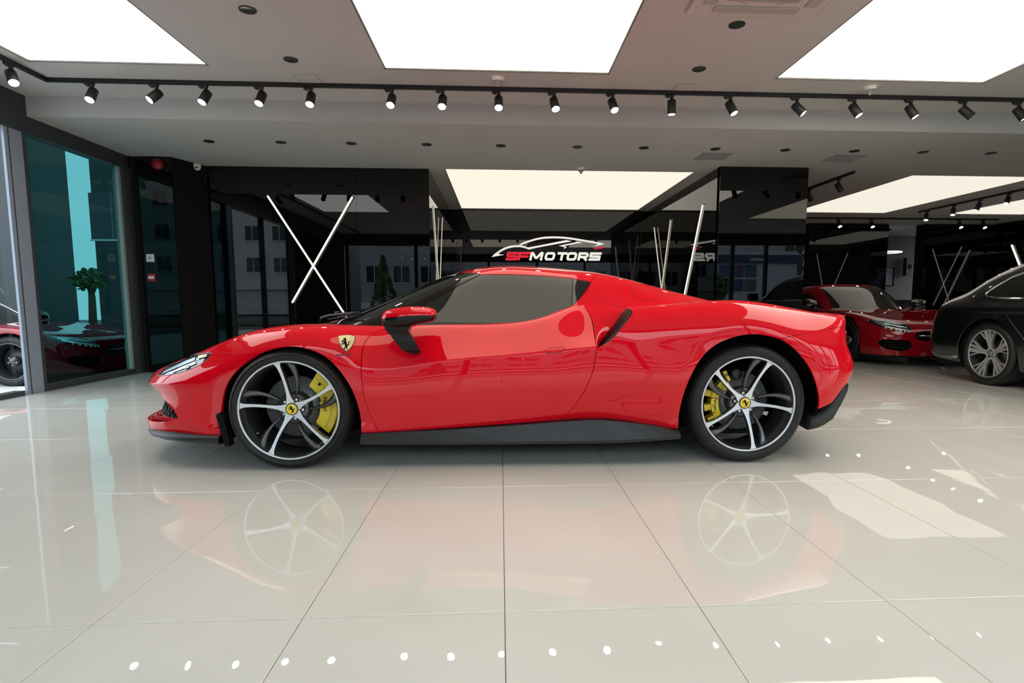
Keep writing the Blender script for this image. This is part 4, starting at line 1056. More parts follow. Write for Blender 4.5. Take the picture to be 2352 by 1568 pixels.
hatch(-1.88, -1.67, 5.64, 5.85, ZU, M_CEIL, 'square access hatch outlined in the upper ceiling behind the left downlights')
hatch(1.69, 1.89, 5.67, 5.86, ZU, M_CEIL, 'square access hatch outlined in the upper ceiling behind the right downlights')
hatch(2.55, 2.96, 7.36, 7.74, ZL, M_GREYP, 'grey square air grille in the lower ceiling in front of the black pillar', 12)
hatch(4.28, 4.70, 7.36, 7.74, ZL, M_GREYP, 'grey square air grille in the lower ceiling right of the black pillar', 12)
hatch(-4.58, -4.18, 7.36, 7.72, ZL, M_CEIL, 'flush square hatch in the lower ceiling beside the glass facade')
# cassette air conditioner
ac = empty('air_conditioner', (1.80, 3.84, ZU), 0, None, 'white ceiling cassette air conditioner at the top edge between two lit panels', 'air conditioner')
m = MB(); m.box((-.47, -.47, -.028), (.47, .47, 0), bev=.02); m.build('body', mat('aircon_white', (.50, .48, .45), .4), ac)
m = MB(); m.box((-.25, -.25, -.034), (.25, .25, -.024), bev=.004)
for k in range(14): m.box((-.23, -.23 + k * .034, -.038), (.23, -.222 + k * .034, -.033))
m.build('intake_grille', M_GREYP, ac)
for k in range(4):
    m = MB(); m.box((-.30, .315, -.036), (.30, .40, -.028), bev=.006); o = m.build('louvre', mat('aircon_louvre', (.38, .37, .35), .35), ac); o.rotation_euler = (0, 0, k * PI / 2)
    m = MB(); m.tube([(.30 * math.cos(a), .30 * math.sin(a), -.0285) for a in np.linspace(R(20 + 90 * k), R(70 + 90 * k), 8)], .003, 5); m.build('corner_seam', M_GREYP, ac)
# ------------------------------------------------------------------ crossed light tubes on the black walls
E_TUBE, E_TUBE2 = emit_mat('tube_glow', (1.5, 1.36, 1.12)), emit_mat('tube_glow_soft', (.62, .56, .45))
def tubes(bars, nrm, label, r=.013, m_=E_TUBE):
    """bars: pairs of wall points; nrm points away from the wall"""
    c = Vector(bars[0][0]); t = empty('crossed_light_tubes', c, 0, None, label, 'wall light', 'crossed light tubes')
    for i, (a, q) in enumerate(bars):
        o = Vector(nrm) * (r * 1.1 + .002 + .022 * i); b = MB(); b.tube([Vector(a) + o - c, Vector(q) + o - c], r, 10); lt = b.build('light_tube', m_, t)
        e = MB(); d = (Vector(q) - Vector(a)).normalized()
        for p, s in ((Vector(a), -1), (Vector(q), 1)): e.tube([p + o - c, p + o - c + d * s * .012], r * 1.08, 10)
        e.build('end_cap', M_CHROME, lt)
tubes([((-3.225, 8.46, 2.40), (-2.19, 8.46, .70)), ((-2.06, 8.46, 2.395), (-2.945, 8.46, .93))], (0, -1, 0), 'crossed warm light tubes on the black wall behind the bonnet of the red sports car')
tubes([((-1.0, 8.945, 2.35), (-1.0, 9.73, .73)), ((-1.0, 10.04, 2.35), (-1.0, 9.20, .73))], (1, 0, 0), 'crossed light tubes on the side wall at the left of the alcove', .007, E_TUBE2)
tubes([((3.05, 8.71, 2.385), (3.05, 9.65, .73))], (-1, 0, 0), 'single leaning light tube on the alcove side wall next to the pillar front', .011)
tubes([((3.05, 10.36, 2.385), (3.05, 10.99, .80)), ((3.05, 11.38, 2.38), (3.05, 10.58, .80))], (-1, 0, 0), 'crossed light tubes deep in the alcove on its right side wall', .011, E_TUBE2)
tubes([((10.42, 13.6, 2.20), (10.93, 13.6, .95)), ((11.13, 13.6, 2.26), (10.52, 13.6, .86))], (0, -1, 0), 'crossed dim light tubes on the far black wall above the dark red coupe', .009, emit_mat('tube_dim', (.13, .12, .105)))
tubes([((7.55, 13.6, 2.07), (7.80, 13.6, 1.0)), ((8.30, 13.6, 2.10), (7.88, 13.6, 1.0))], (0, -1, 0), 'crossed dim light tubes on the narrow black panel right of the pillar', .008, emit_mat('tube_dim2', (.10, .095, .085)))
tubes([((11.9, 13.0, 2.25), (11.9, 12.2, .75))], (-1, 0, 0), 'bright leaning light tube on the far right wall above the black saloon', .02)
# ------------------------------------------------------------------ car logo on the alcove wall
SY = 12.05
sg = empty('wall_sign', (1.0, SY, 2.0), 0, None, 'lit wall sign with a white car outline over red and white lettering in the alcove', 'sign')
TS = Matrix(((1, 0, 0, -1.0), (0, 0, -1, -.004), (0, 1, 0, -2.0), (0, 0, 0, 1)))
def sign_part(name, poly, m_):
    b = MB(); b.prism(poly, .006, .03, 0, TS); b.build(name, m_, sg)
roofl = [tuple(p) for p in smooth_poly([(.424,2.115),(.552,2.158),(.701,2.205),(.871,2.24),(.999,2.251),(1.127,2.254),(1.287,2.249),(1.448,2.233),(1.663,2.201),(1.878,2.165),(2.04,2.138)], False, 3)]
up = [(x, z + .018) for x, z in roofl]; dn = [(x, z - .018) for x, z in roofl]
sign_part('roof_stroke', [(.388, 2.100)] + up[1:] + [(2.155, 2.124), (1.89, 2.062), (2.02, 2.112)] + dn[::-1][1:-1] + [(.448, 2.095)], M_WHITEMARK)
bon = [tuple(p) for p in smooth_poly([(-.155,1.866),(-.043,1.943),(.063,2.009),(.19,2.055),(.297,2.073),(.403,2.073),(.488,2.058),(.578,2.03)], False, 3)]
sign_part('bonnet_stroke', [(-.175, 1.850)] + [(x - .006, z + .016) for x, z in bon[1:]] + [(.583, 2.048), (.807, 2.09), (1.36, 2.200), (1.47, 2.178), (.807, 2.055), (.578, 2.005)] + [(x + .008, z - .020) for x, z in bon[::-1][1:-3]] + [(-.02, 1.908), (.085, 1.898)], M_WHITEMARK)
sign_part('mirror_stroke', [(1.70, 2.145), (1.60, 2.168), (1.21, 2.086), (1.335, 2.055), (1.30, 2.015), (1.372, 2.056), (1.312, 2.080), (1.60, 2.138)], M_WHITEMARK)
sign_part('tail_mark', [(1.91, 2.024), (2.041, 2.066), (2.132, 2.080), (2.111, 2.038), (1.944, 2.018)], M_REDMARK)
H_, TH = .167, .048
GLY = {'S': [[(.268, .145), (.03, .145)], [(.028, .166), (.028, .070)], [(.02, .083), (.232, .083)], [(.234, .104), (.234, .002)], [(.248, .022), (.0, .022)]],
       'F': [[(.275, .145), (.01, .145)], [(.024, .166), (.024, .0)], [(.03, .078), (.235, .078)]],
       'M': [[(.024, .0), (.024, .167)], [(.266, .0), (.266, .167)], [(.036, .160), (.145, .038)], [(.254, .160), (.145, .038)]],
       'O': [[(.12, .144), (.05, .144), (.026, .12), (.026, .047), (.05, .023), (.18, .023), (.204, .047), (.204, .12), (.18, .144), (.119, .144)]],
       'T': [[(.0, .144), (.225, .144)], [(.113, .13), (.113, .0)]],
       'R': [[(.026, .0), (.026, .144), (.18, .144), (.207, .125), (.207, .092), (.18, .072), (.05, .072)], [(.12, .075), (.215, .0)]]}
for ch, x, m_ in (('S', .105, M_REDMARK), ('F', .352, M_REDMARK), ('M', .595, M_WHITEMARK), ('O', .900, M_WHITEMARK), ('T', 1.150, M_WHITEMARK), ('O', 1.352, M_WHITEMARK), ('R', 1.588, M_WHITEMARK), ('S', 1.820, M_WHITEMARK)):
    b = MB()
    for k, st in enumerate(GLY[ch]):
        st = [(x + px * .9 + .24 * pz, 1.787 + pz) for px, pz in st]
        b.prism(stroke(st, TH), .006, .028 + .001 * k, 0, TS)
    b.build('letter', m_, sg)
# ------------------------------------------------------------------ small things on the walls
cc = empty('security_camera', (-4.10, 8.33, ZL), 0, None, 'white dome security camera under the ceiling at the corner of the black wall', 'security camera')
m = MB(); m.lathe([(0, 0), (.05, 0), (.055, -.02), (.05, -.05)], 24, 0, True, None, 'z'); m.build('housing', M_WHITE, cc)
m = MB(); m.lathe([(.049, -.045), (.04, -.075), (.02, -.088), (0, -.09)], 24, 0, True, None, 'z'); m.lathe([(0, 0), (.018, 0), (.02, .02)], 16, 1, True, Matrix.Translation((.012, -.046, -.052))); m.build('dome', [M_WHITE, M_PIANO], cc)
sr = empty('alarm_siren', (-4.40, 7.96, 2.70), 0, None, 'round red alarm siren high on the black wall beside the glass facade', 'alarm')
m = MB(); m.lathe([(0, -.05), (.06, -.05), (.066, -.04), (.07, 0)], 24); m.build('sounder', mat('alarm_red', (.25, .01, .012), .4), sr); m = MB(); m.lathe([(0, -.075), (.02, -.074), (.034, -.06), (.036, -.05)], 20); m.build('beacon', mat('alarm_red_lens', (.40, .015, .02), .2), sr)
for nm, z, mm, lab in (('light_switch', 1.508, M_WHITE, 'square white switch plate on the black wall by the glass facade'), ('fire_alarm_button', 1.255, mat('alarm_box_red', (.35, .02, .02), .4), 'red fire alarm call box under the white switch plate')):
    t = empty(nm, (-4.575, 7.96, z), 0, None, lab, 'switch' if z > 1.4 else 'fire alarm')
    m = MB(); m.box((-.05, -.018, -.05), (.05, 0, .05), bev=.005); m.build('plate', mm, t)
    m = MB(); m.box((-.018 if z > 1.4 else -.035, -.024, -.018), (.018 if z > 1.4 else .035, -.017, .018), bev=.002); m.build('button', M_GREYP if z > 1.4 else M_WHITE, t)
# reception corner far right: pictures, ring lamp, speaker
pf = empty('framed_picture', (10.91, 16.0, 1.65), 0, None, 'dark framed picture of a car on the grey far wall', 'picture')
m = MB(); fw_, fh_ = .26, .265
for a, q in (((-fw_, -.03, -fh_), (fw_, 0, -fh_ + .02)), ((-fw_, -.03, fh_ - .02), (fw_, 0, fh_)), ((-fw_, -.03, -fh_), (-fw_ + .02, 0, fh_)), ((fw_ - .02, -.03, -fh_), (fw_, 0, fh_))): m.box(a, q)
m.build('frame', M_MATTE, pf); MB().box((-fw_ + .02, -.012, -fh_ + .02), (fw_ - .02, -.006, fh_ - .02)).build('print', mat('print_grey', (.035, .035, .045), .5), pf)
m = MB(); m.prism([(-.17, -.03), (-.15, .03), (-.06, .05), (.0, .10), (.09, .10), (.15, .03), (.19, .01), (.18, -.05), (-.16, -.06)], 0, .002, 0, Matrix(((1, 0, 0, 0), (0, 0, -1, -.0125), (0, 1, 0, 0), (0, 0, 0, 1)))); m.build('printed_car', mat('print_car', (.07, .07, .085), .5), pf)
rd = empty('reception_desk', (10.4, 15.0, 0), 0, None, 'dark reception desk before the grey far wall behind the dark red coupe', 'desk')
m = MB(); m.box((-1.5, -.35, .06), (1.5, .35, .95), bev=.02); m.build('body', M_SATIN, rd); m = MB(); m.box((-1.55, -.40, .95), (1.55, .40, .99), bev=.01); m.build('desktop', M_PIANO, rd); m = MB(); m.box((-1.45, -.30, 0), (1.45, .30, .06)); m.build('plinth', M_MATTE, rd)
sp = empty('wall_speaker', (11.45, 15.88, 1.92), 0, None, 'dark box speaker on the grey far wall beside the framed picture', 'speaker'); m = MB(); m.box((-.10, -.12, -.25), (.10, .02, .25), bev=.01); m.build('cabinet', mat('speaker_grey', (.03, .03, .03), .6), sp); m = MB(); m.lathe([(0, -.128), (.05, -.126), (.07, -.121)], 20); m.build('cone', M_MATTE, sp)
rl = empty('ring_pendant', (9.98, 14.6, 2.21), 0, None, 'white ring pendant lamp hanging before the grey far wall', 'pendant lamp')
m = MB(); m.tube([(.32 * math.cos(a), .32 * math.sin(a), 0) for a in np.linspace(0, 2 * PI, 41)[:-1]], .017, 8, 0, True); m.build('glowing_ring', emit_mat('ring_glow', (1.1, 1.1, 1.05)), rl)
m = MB()
for k in range(3): m.tube([(.32 * math.cos(2.1 * k), .32 * math.sin(2.1 * k), .01), (.05 * math.cos(2.1 * k), .05 * math.sin(2.1 * k), .588)], .002, 5)
m.lathe([(.06, .56), (.06, .588)], 20, 0, True, None, 'z'); m.build('suspension', M_MATTE, rl)
rl2 = copy_tree(rl); rl2.location = (7.46, 14.6, 2.21); tag(rl2, 'white ring pendant lamp half hidden behind the black pillar', 'pendant lamp')
for o, g in ((rl, 'ring pendant lamps'), (rl2, 'ring pendant lamps')): o['group'] = g
# ------------------------------------------------------------------ the other cars
def sym(rows): return rows
def simple_wheel(parent, loc, rt, hw, rr, style, m_face, rot=0., flip=False):
    w = empty('wheel', loc, PI if flip else 0, parent); t = MB()
    prof = [(rr - .01, -hw + .02), (rr + .02, -hw), (rt - .02, -hw + .012), (rt, -hw + .05)]
    for g_ in (-.05, 0., .05): prof += [(rt, g_ - .006), (rt - .007, g_ - .004), (rt - .007, g_ + .004), (rt, g_ + .006)]
    prof += [(rt, hw - .05), (rt - .02, hw - .012), (rr + .02, hw), (rr - .006, hw - .02)]
    t.lathe([(r, -o) for r, o in prof], 64)
    for k in range(56):
        a = 2 * PI * k / 56; c, q = math.cos(a), math.sin(a); T = Matrix(((c, 0, -q, 0), (0, 1, 0, 0), (q, 0, c, 0), (0, 0, 0, 1)))
        for y0, y1 in ((-hw + .03, -.058), (-.042, -.008), (.008, .042), (.058, hw - .03)): t.box((rt - .005, y0, -rt * PI / 56 + .002), (rt + .002, y1, rt * PI / 56 - .002), 0, T)
    t.build('tyre', M_RUBBER, w)
    fo = hw - .014; m = MB()
    m.lathe([(rr - .003, -fo + .004), (rr - .002, -fo), (rr - .016, -fo - .002), (rr - .018, -fo + .006)], 64); m.lathe([(rr - .018, -fo + .006), (rr - .03, -fo + .05), (rr - .035, -fo + .16)], 64, 1); m.build('rim', [m_face, M_GUN], w)
    d = MB(); d.lathe([(0, -hw + .12), (.06, -hw + .12), (.17, -hw + .13), (.17, -hw + .16)], 40); d.build('brake_disc', M_SATIN, w)
    def bar(b, r0, a0, r1, a1, w0, w1, o0, o1):
        p = Vector((r0 * math.cos(a0), -o0, r0 * math.sin(a0))); q = Vector((r1 * math.cos(a1), -o1, r1 * math.sin(a1))); d_ = (q - p).normalized(); n_ = Vector((-d_.z, 0, d_.x))
        b.loops([[c - n_ * h, c + Vector((0, -.003, 0)), c + n_ * h, c + n_ * h + Vector((0, .03, 0)), c - n_ * h + Vector((0, .03, 0))] for c, h in ((p, w0), (p.lerp(q, .3), w0 * .9 + .1 * w1), (q, w1))], 0, False)
    for k in range(5):
        a = R(rot + 72 * k); b = MB()
        if style == 'y':
            for s in (-1, 1):
                bar(b, .045, a + s * .30, .12, a + s * .13, .010, .010, hw - .05, hw - .04)
                bar(b, .118, a + s * .16, rr - .010, a + s * .125, .011, .013, hw - .04, hw - .018)
                bar(b, .13, a + s * .14, rr - .012, a + s * .36, .007, .007, hw - .042, hw - .02)
            else: bar(b, .04, a, rr - .01, a + .06, .024, .014, hw - .06, hw - .02)
        b.build('spoke', m_face, w)
    c_ = MB(); c_.lathe([(0, -hw + .040), (.033, -hw + .040), (.036, -hw + .045), (.07, -hw + .058), (.07, -hw + .12)], 32); 
    c_.build('hub', M_GUN, w)
    if style == 'y':
        e = MB(); e.tube([(.027 * math.cos(x), -hw + .038, .027 * math.sin(x)) for x in np.linspace(0, 2 * PI, 25)[:-1]], .0022, 5, 0, True)
        for k in range(3): e.tube([(0, -hw + .038, 0), (.027 * math.cos(PI / 2 + k * 2.094), -hw + .038, .027 * math.sin(PI / 2 + k * 2.094))], .0022, 5)
        e.build('hub_emblem', M_CHROME, w)
    for k in range(5):
        a = R(rot + 36 + 72 * k); b = MB(); b.lathe([(0, -.006), (.008, -.006), (.009, .006)], 10, 0, True, Matrix.Translation((.056 * math.cos(a), -hw + .052, .056 * math.sin(a)))); b.build('wheel_bolt', M_STEEL, w)
    return w
def arch(cx, cz, r, zmin=.05):
    return np.array([(cx - r, zmin)] + [(cx + r * math.cos(a), cz + r * math.sin(a)) for a in np.linspace(PI, 0, 40)] + [(cx + r, zmin)])
def c_pair(name, tm, m, par, lip=.012):
    t = with_lip(tm, lip); tm_obj(name, t, m, par); tm_obj(name, mirror(t), m, par)
def c_both(name, tm, m, par, lip=.012):
    t = with_lip(tm, lip); return tm_obj(name, join(t, mirror(t)), m, par)
def box_line(b, tm, pts, off, r=.004): b.tube([(p[0], p[1], p[2]) for p in along(tm, pts, off)], r, 6)

# black saloon, tail away from the viewer ------------------------------------------------
sal = empty('saloon_car', (6.40, 4.60, 0), R(90), None, 'black saloon car with bright multi-spoke wheels at the right edge', 'car')
SAL = [
 [(-2.55,0,.22),(-2.57,0,.36),(-2.58,0,.52),(-2.55,0,.66),(-2.5,0,.74),(-2.40,0,.80),(-2.25,0,.84)],
 [(-2.42,.58,.22),(-2.44,.58,.36),(-2.44,.57,.52),(-2.40,.56,.66),(-2.34,.54,.75),(-2.22,.42,.82),(-2.05,0,.87)],
 [(-2.15,.85,.2),(-2.17,.86,.36),(-2.15,.86,.54),(-2.1,.83,.70),(-2.0,.78,.80),(-1.9,.55,.88),(-1.75,0,.92)],
 [(-1.6,.91,.2),(-1.6,.945,.38),(-1.6,.955,.58),(-1.6,.93,.76),(-1.55,.86,.87),(-1.5,.58,.94),(-1.4,0,.97)],
 [(-1.0,.90,.2),(-1.0,.94,.38),(-1.0,.955,.60),(-1.0,.935,.80),(-1.0,.86,.91),(-1.0,.62,.98),(-.95,0,1.01)],
 [(-.35,.89,.2),(-.35,.93,.38),(-.35,.95,.62),(-.35,.935,.83),(-.35,.87,.93),(-.35,.66,1.25),(-.35,0,1.32)],
 [(.3,.89,.2),(.3,.93,.38),(.3,.95,.62),(.3,.94,.84),(.3,.87,.94),(.3,.63,1.36),(.3,0,1.44)],
 [(.95,.89,.2),(.95,.93,.38),(.95,.95,.62),(.95,.94,.85),(.95,.87,.95),(.95,.62,1.38),(.95,0,1.45)],
 [(1.6,.90,.2),(1.6,.945,.38),(1.6,.955,.62),(1.6,.94,.84),(1.6,.875,.95),(1.6,.63,1.32),(1.6,0,1.39)],
 [(1.95,.90,.22),(1.95,.94,.38),(1.95,.95,.60),(1.95,.925,.82),(1.95,.865,.94),(1.95,.66,1.20),(1.95,0,1.27)],
 [(2.25,.88,.23),(2.27,.92,.36),(2.28,.925,.58),(2.25,.90,.80),(2.23,.84,.92),(2.22,.67,1.06),(2.22,0,1.12)],
 [(2.50,.83,.25),(2.54,.855,.38),(2.56,.85,.56),(2.53,.83,.78),(2.5,.79,.89),(2.48,.64,.975),(2.48,0,1.02)],
 [(2.63,.62,.26),(2.68,.63,.38),(2.70,.62,.56),(2.67,.60,.78),(2.64,.57,.87),(2.60,.46,.94),(2.58,0,.98)],
 [(2.70,0,.27),(2.75,0,.38),(2.77,0,.56),(2.74,0,.78),(2.71,0,.87),(2.67,0,.93),(2.62,0,.95)],
]
SB = orient_out(grid_tm(loft(SAL, 8, 6)), (0, 0, .6))
for cx in (-1.55, 1.6): SB = clip(SB, -sd_closed(xz(SB), arch(cx, .35, .405)))
swin = np.array([(-.60,.955),(.3,.965),(1.3,.972),(1.72,.985),(1.80,1.03),(1.55,1.20),(1.15,1.325),(.6,1.36),(.0,1.315),(-.33,1.19)])
sw = lambda tm: np.minimum(sd_closed(xz(tm), swin), tm.V[:, 1] - .45)
c_pair('side_window', clip(SB, sw(SB)), M_TINT, sal, .004); rest_s = clip(SB, -sw(SB))
scr = lambda tm: np.minimum(np.minimum(.60 - tm.V[:, 1] + (tm.V[:, 0] - 1.3) * -.02, tm.V[:, 0] - 1.45), 2.28 - tm.V[:, 0])
scf = lambda tm: np.minimum(np.minimum(.62 - tm.V[:, 1], tm.V[:, 0] + .98), -.25 - tm.V[:, 0])
c_both('rear_screen', clip(rest_s, scr(rest_s)), M_TINT, sal, .004); rest_s = clip(rest_s, -scr(rest_s))
c_both('windscreen', clip(rest_s, scf(rest_s)), M_TINT, sal, .004); rest_s = clip(rest_s, -scf(rest_s))
dsm = lambda tm, x: -xz(tm)[:, 0] + x
dv = lambda tm: sd_closed(xz(tm), np.array([(-.95,.24),(-.95,.90),(-.62,1.3),(1.35,1.5),(1.50,1.0),(1.36,.80),(1.12,.55),(1.08,.24)]))
c_both('bodywork', clip(rest_s, np.where(rest_s.V[:, 1] > .6, -dv(rest_s) - .003, np.where(rest_s.V[:, 2] > .9, 1., -dv(rest_s) - .003))), M_BLKPAINT, sal)
drs = clip(clip(rest_s, dv(rest_s) - .003), None if False else clip(rest_s, dv(rest_s) - .003).V[:, 1] - .6)
c_pair('door', clip(drs, .30 - drs.V[:, 0]), M_BLKPAINT, sal); c_pair('door', clip(drs, drs.V[:, 0] - .306), M_BLKPAINT, sal)
for sgn in (1, -1):
    T = Matrix.Diagonal((1, sgn, 1, 1))
    b = MB(); b.tube(along(SB, [(1.30,.972),(1.6,.98),(1.735,.99),(1.79,1.03),(1.70,1.11),(1.55,1.21),(1.35,1.275),(1.15,1.33)], .003), .011, 6, 0, False, T); b.tube(along(SB, [(-.6,.95),(.3,.962),(1.30,.972)], .003), .008, 6, 0, False, T); b.build('window_trim', M_CHROME, sal)
    b = MB(); b.tube(along(SB, [(.75,.80),(.98,.806)], .018), .010, 6, 0, False, T); b.build('door_handle', M_CHROME, sal)
    b = MB(); V, F = strip(SB, [(2.36,.80),(2.48,.79),(2.56,.78)], [(2.36,.84),(2.46,.86),(2.54,.86)], .002); b.add(V, F, 0, True, T); b.box((2.62, -.60, .79), (2.685, -.34, .85), 0, T); b.build('tail_light', mat('dark_red_lens', (.12, .003, .004), .06, coat=1.), sal)
    b = MB(); V, F = strip(SB, [(2.42,.56),(2.50,.54),(2.57,.52)], [(2.41,.64),(2.50,.60),(2.57,.585)], .002); b.add(V, F, 0, True, T); b.build('bumper_vent', M_PIANO, sal)
    b = MB(); b.tube(along(SB, [(2.02,.28),(2.2,.265),(2.45,.285),(2.56,.32)], .004), [.022, .022, .02, .012], 8, 0, False, T); b.build('bumper_trim', mat('satin_trim', (.22, .215, .20), .35, metal=.6), sal)
    b = MB(); b.loops([[(x, -y, z) for x, y, z in ((-.62, .92, .97), (-.62, 1.12, .97), (-.62, 1.14, 1.10), (-.62, .95, 1.10))], [(x, -y, z) for x, y, z in ((-.50, .92, .96), (-.48, 1.14, .96), (-.48, 1.16, 1.11), (-.50, .95, 1.12))]], smooth=False, T=T); b.build('door_mirror', M_BLKPAINT, sal)
    for cx in (-1.55, 1.6):
        b = MB(); a_ = [(float(x), float(z)) for x, z in arch(cx, .35, .405, .2)]
        b.loops([[(x, -.90, z) for x, z in a_], [(cx + (x - cx) * 1.03, -.6, .35 + (z - .35) * 1.03) for x, z in a_]], closed=False, cap=False, T=T); b.add([(x, -.6, z) for x, z in a_], [tuple(range(len(a_)))], 0, False, T); b.build('arch_liner', M_MATTE, sal)
        simple_wheel(sal, (cx, -.80 * sgn, .355), .355, .13, .275, 'y', mat('grey_alloy', (.42, .42, .42), .35, metal=.6), 97, sgn < 0)
b = MB(); b.box((-2.3, -.8, .16), (2.5, .8, .24)); b.box((-1.1, -.85, .2), (1.15, .85, .6)); b.box((2.0, -.7, .2), (2.5, .7, .5)); b.build('underbody', M_MATTE, sal)
b = MB()
for k in range(7): b.box((-2.585, -.30, .40 + .045 * k), (-2.56, .30, .415 + .045 * k))
b.build('radiator_grille', M_CHROME, sal)

# dark red coupe facing the viewer ------------------------------------------------------
cp_ = empty('coupe_car', (6.40, 10.22, 0), R(90), None, 'dark red long-bonnet coupe facing forward behind the tail of the bright red car', 'car')
CPT = [
 [(-2.27,0,.16),(-2.28,0,.30),(-2.30,0,.46),(-2.26,0,.58),(-2.18,0,.64),(-2.05,0,.67),(-1.9,0,.69)],
 [(-2.20,.55,.16),(-2.21,.55,.30),(-2.22,.54,.46),(-2.17,.53,.58),(-2.05,.50,.655),(-1.88,.38,.69),(-1.7,0,.72)],
 [(-1.98,.83,.16),(-2.0,.84,.30),(-1.98,.83,.46),(-1.92,.81,.60),(-1.78,.75,.69),(-1.62,.52,.73),(-1.45,0,.75)],
 [(-1.35,.92,.17),(-1.35,.95,.32),(-1.35,.965,.50),(-1.35,.94,.68),(-1.33,.82,.775),(-1.28,.55,.78),(-1.2,0,.79)],
 [(-.7,.90,.18),(-.7,.92,.34),(-.7,.94,.52),(-.7,.93,.68),(-.7,.83,.80),(-.7,.55,.82),(-.7,0,.83)],
 [(.1,.89,.18),(.1,.92,.34),(.1,.94,.52),(.1,.93,.70),(.1,.84,.82),(.1,.55,.84),(.1,0,.84)],
 [(.8,.91,.18),(.8,.94,.34),(.8,.96,.52),(.8,.96,.72),(.8,.87,.84),(.8,.55,.85),(.8,0,.85)],
 [(1.3,.93,.18),(1.3,.965,.34),(1.3,.985,.54),(1.3,.97,.74),(1.3,.88,.85),(1.3,.55,.86),(1.3,0,.86)],
 [(1.9,.86,.22),(1.92,.89,.36),(1.92,.89,.54),(1.9,.86,.72),(1.87,.78,.81),(1.85,.5,.82),(1.85,0,.83)],
 [(2.18,.55,.24),(2.2,.56,.36),(2.2,.55,.54),(2.17,.53,.70),(2.14,.5,.77),(2.1,.35,.79),(2.05,0,.80)],
 [(2.28,0,.25),(2.3,0,.36),(2.3,0,.54),(2.27,0,.70),(2.24,0,.76),(2.2,0,.78),(2.15,0,.79)],
]
CB = orient_out(grid_tm(loft(CPT, 9, 6)), (0, 0, .5))
for cx in (-1.32, 1.32): CB = clip(CB, -sd_closed(xz(CB), arch(cx, .34, .385)))
hlc = smooth_poly([(.49,.585),(.57,.64),(.72,.678),(.85,.668),(.865,.64),(.80,.575),(.68,.52),(.55,.50),(.49,.525)], True, 4)
lf = lambda tm: np.minimum(sd_closed(wz(tm), hlc), -1.75 - tm.V[:, 0])
c_pair('headlight', clip(CB, lf(CB)), mat('headlight_lens'), cp_, .01)
grc = smooth_poly([(0,.53),(.28,.525),(.42,.50),(.46,.45),(.42,.40),(.28,.375),(0,.37),(-.2,.37),(-.2,.53)], True, 4)
lic = smooth_poly([(.50,.37),(.70,.39),(.83,.375),(.83,.30),(.72,.24),(.52,.24),(.47,.30)], True, 4)
gf = lambda tm: np.minimum(sd_closed(wz(tm), grc), -1.9 - tm.V[:, 0]); lif = lambda tm: np.minimum(sd_closed(wz(tm), lic), -1.7 - tm.V[:, 0])
CR = clip(CB, -lf(CB)); CR = clip(CR, -gf(CR)); CR = clip(CR, -lif(CR))
dc = lambda tm: np.minimum(sd_closed(xz(tm), np.array([(-.72,.22),(-.70,.55),(-.62,.95),(.62,.95),(.66,.6),(.52,.22)])), tm.V[:, 1] - .70)
c_both('bodywork', clip(CR, -dc(CR) - .003), M_DRED, cp_, .02); c_pair('door', clip(CR, dc(CR) - .003), M_DRED, cp_)
CG = [
 [(-.45,.80,.76),(-.50,.76,.785),(-.58,.62,.80),(-.72,.35,.815),(-.78,0,.815)],
 [(-.2,.81,.78),(-.2,.775,.845),(-.24,.66,.935),(-.33,.36,.99),(-.36,0,1.0)],
 [(.15,.82,.79),(.15,.755,.95),(.13,.60,1.11),(.08,.34,1.165),(.07,0,1.175)],
 [(.5,.82,.80),(.5,.75,.97),(.5,.57,1.14),(.5,.32,1.195),(.5,0,1.205)],
 [(.95,.81,.81),(.95,.74,.96),(.95,.57,1.11),(.95,.32,1.165),(.95,0,1.175)],
 [(1.45,.78,.80),(1.45,.71,.92),(1.45,.55,1.01),(1.45,.32,1.045),(1.45,0,1.055)],
 [(1.95,.70,.74),(1.95,.62,.79),(1.95,.50,.82),(1.95,.3,.835),(1.95,0,.84)],
]
for _r in CG:
    for _k in (2, 3, 4): _r[_k] = (_r[_k][0], _r[_k][1], _r[_k][2] + .06 * min(1., max(0., (_r[_k][2] - .83) / .3)))
CGt = orient_out(grid_tm(loft(CG, 9, 6)), (.3, 0, .7))
cwin = np.array([(-.36,.815),(.3,.845),(.85,.87),(1.15,.93),(.95,1.035),(.55,1.095),(.2,1.075),(-.1,.95)])
cw_ = lambda tm: np.minimum(sd_closed(xz(tm), cwin), tm.V[:, 1] - .5)
c_pair('side_window', clip(CGt, cw_(CGt)), M_TINT, cp_, .004); Cr = clip(CGt, -cw_(CGt))
wsx = lambda tm: np.minimum(sd_line(xw(tm), np.array([(-1.0, .74), (-.55, .66), (-.2, .60), (.12, .555), (.3, .5)])) * -1, -sd_line(xw(tm), np.array([(.02, -.1), (.03, .3), (.08, .56), (.12, .8)])) * -1)
wf = wsx(Cr); wf = wf if np.median(wf[(Cr.V[:, 0] < -.3) & (Cr.V[:, 1] < .3)]) > 0 else np.minimum(sd_line(xw(Cr), np.array([(-1.0, .74), (-.55, .66), (-.2, .60), (.12, .555), (.3, .5)])) * -1, sd_line(xw(Cr), np.array([(.02, -.1), (.03, .3), (.08, .56), (.12, .8)])))
c_both('windscreen', clip(Cr, wf - .001), M_TINT, cp_, .004); Cr2 = clip(Cr, -wf - .001)
c_both('roof', Cr2, M_DRED, cp_, .01)
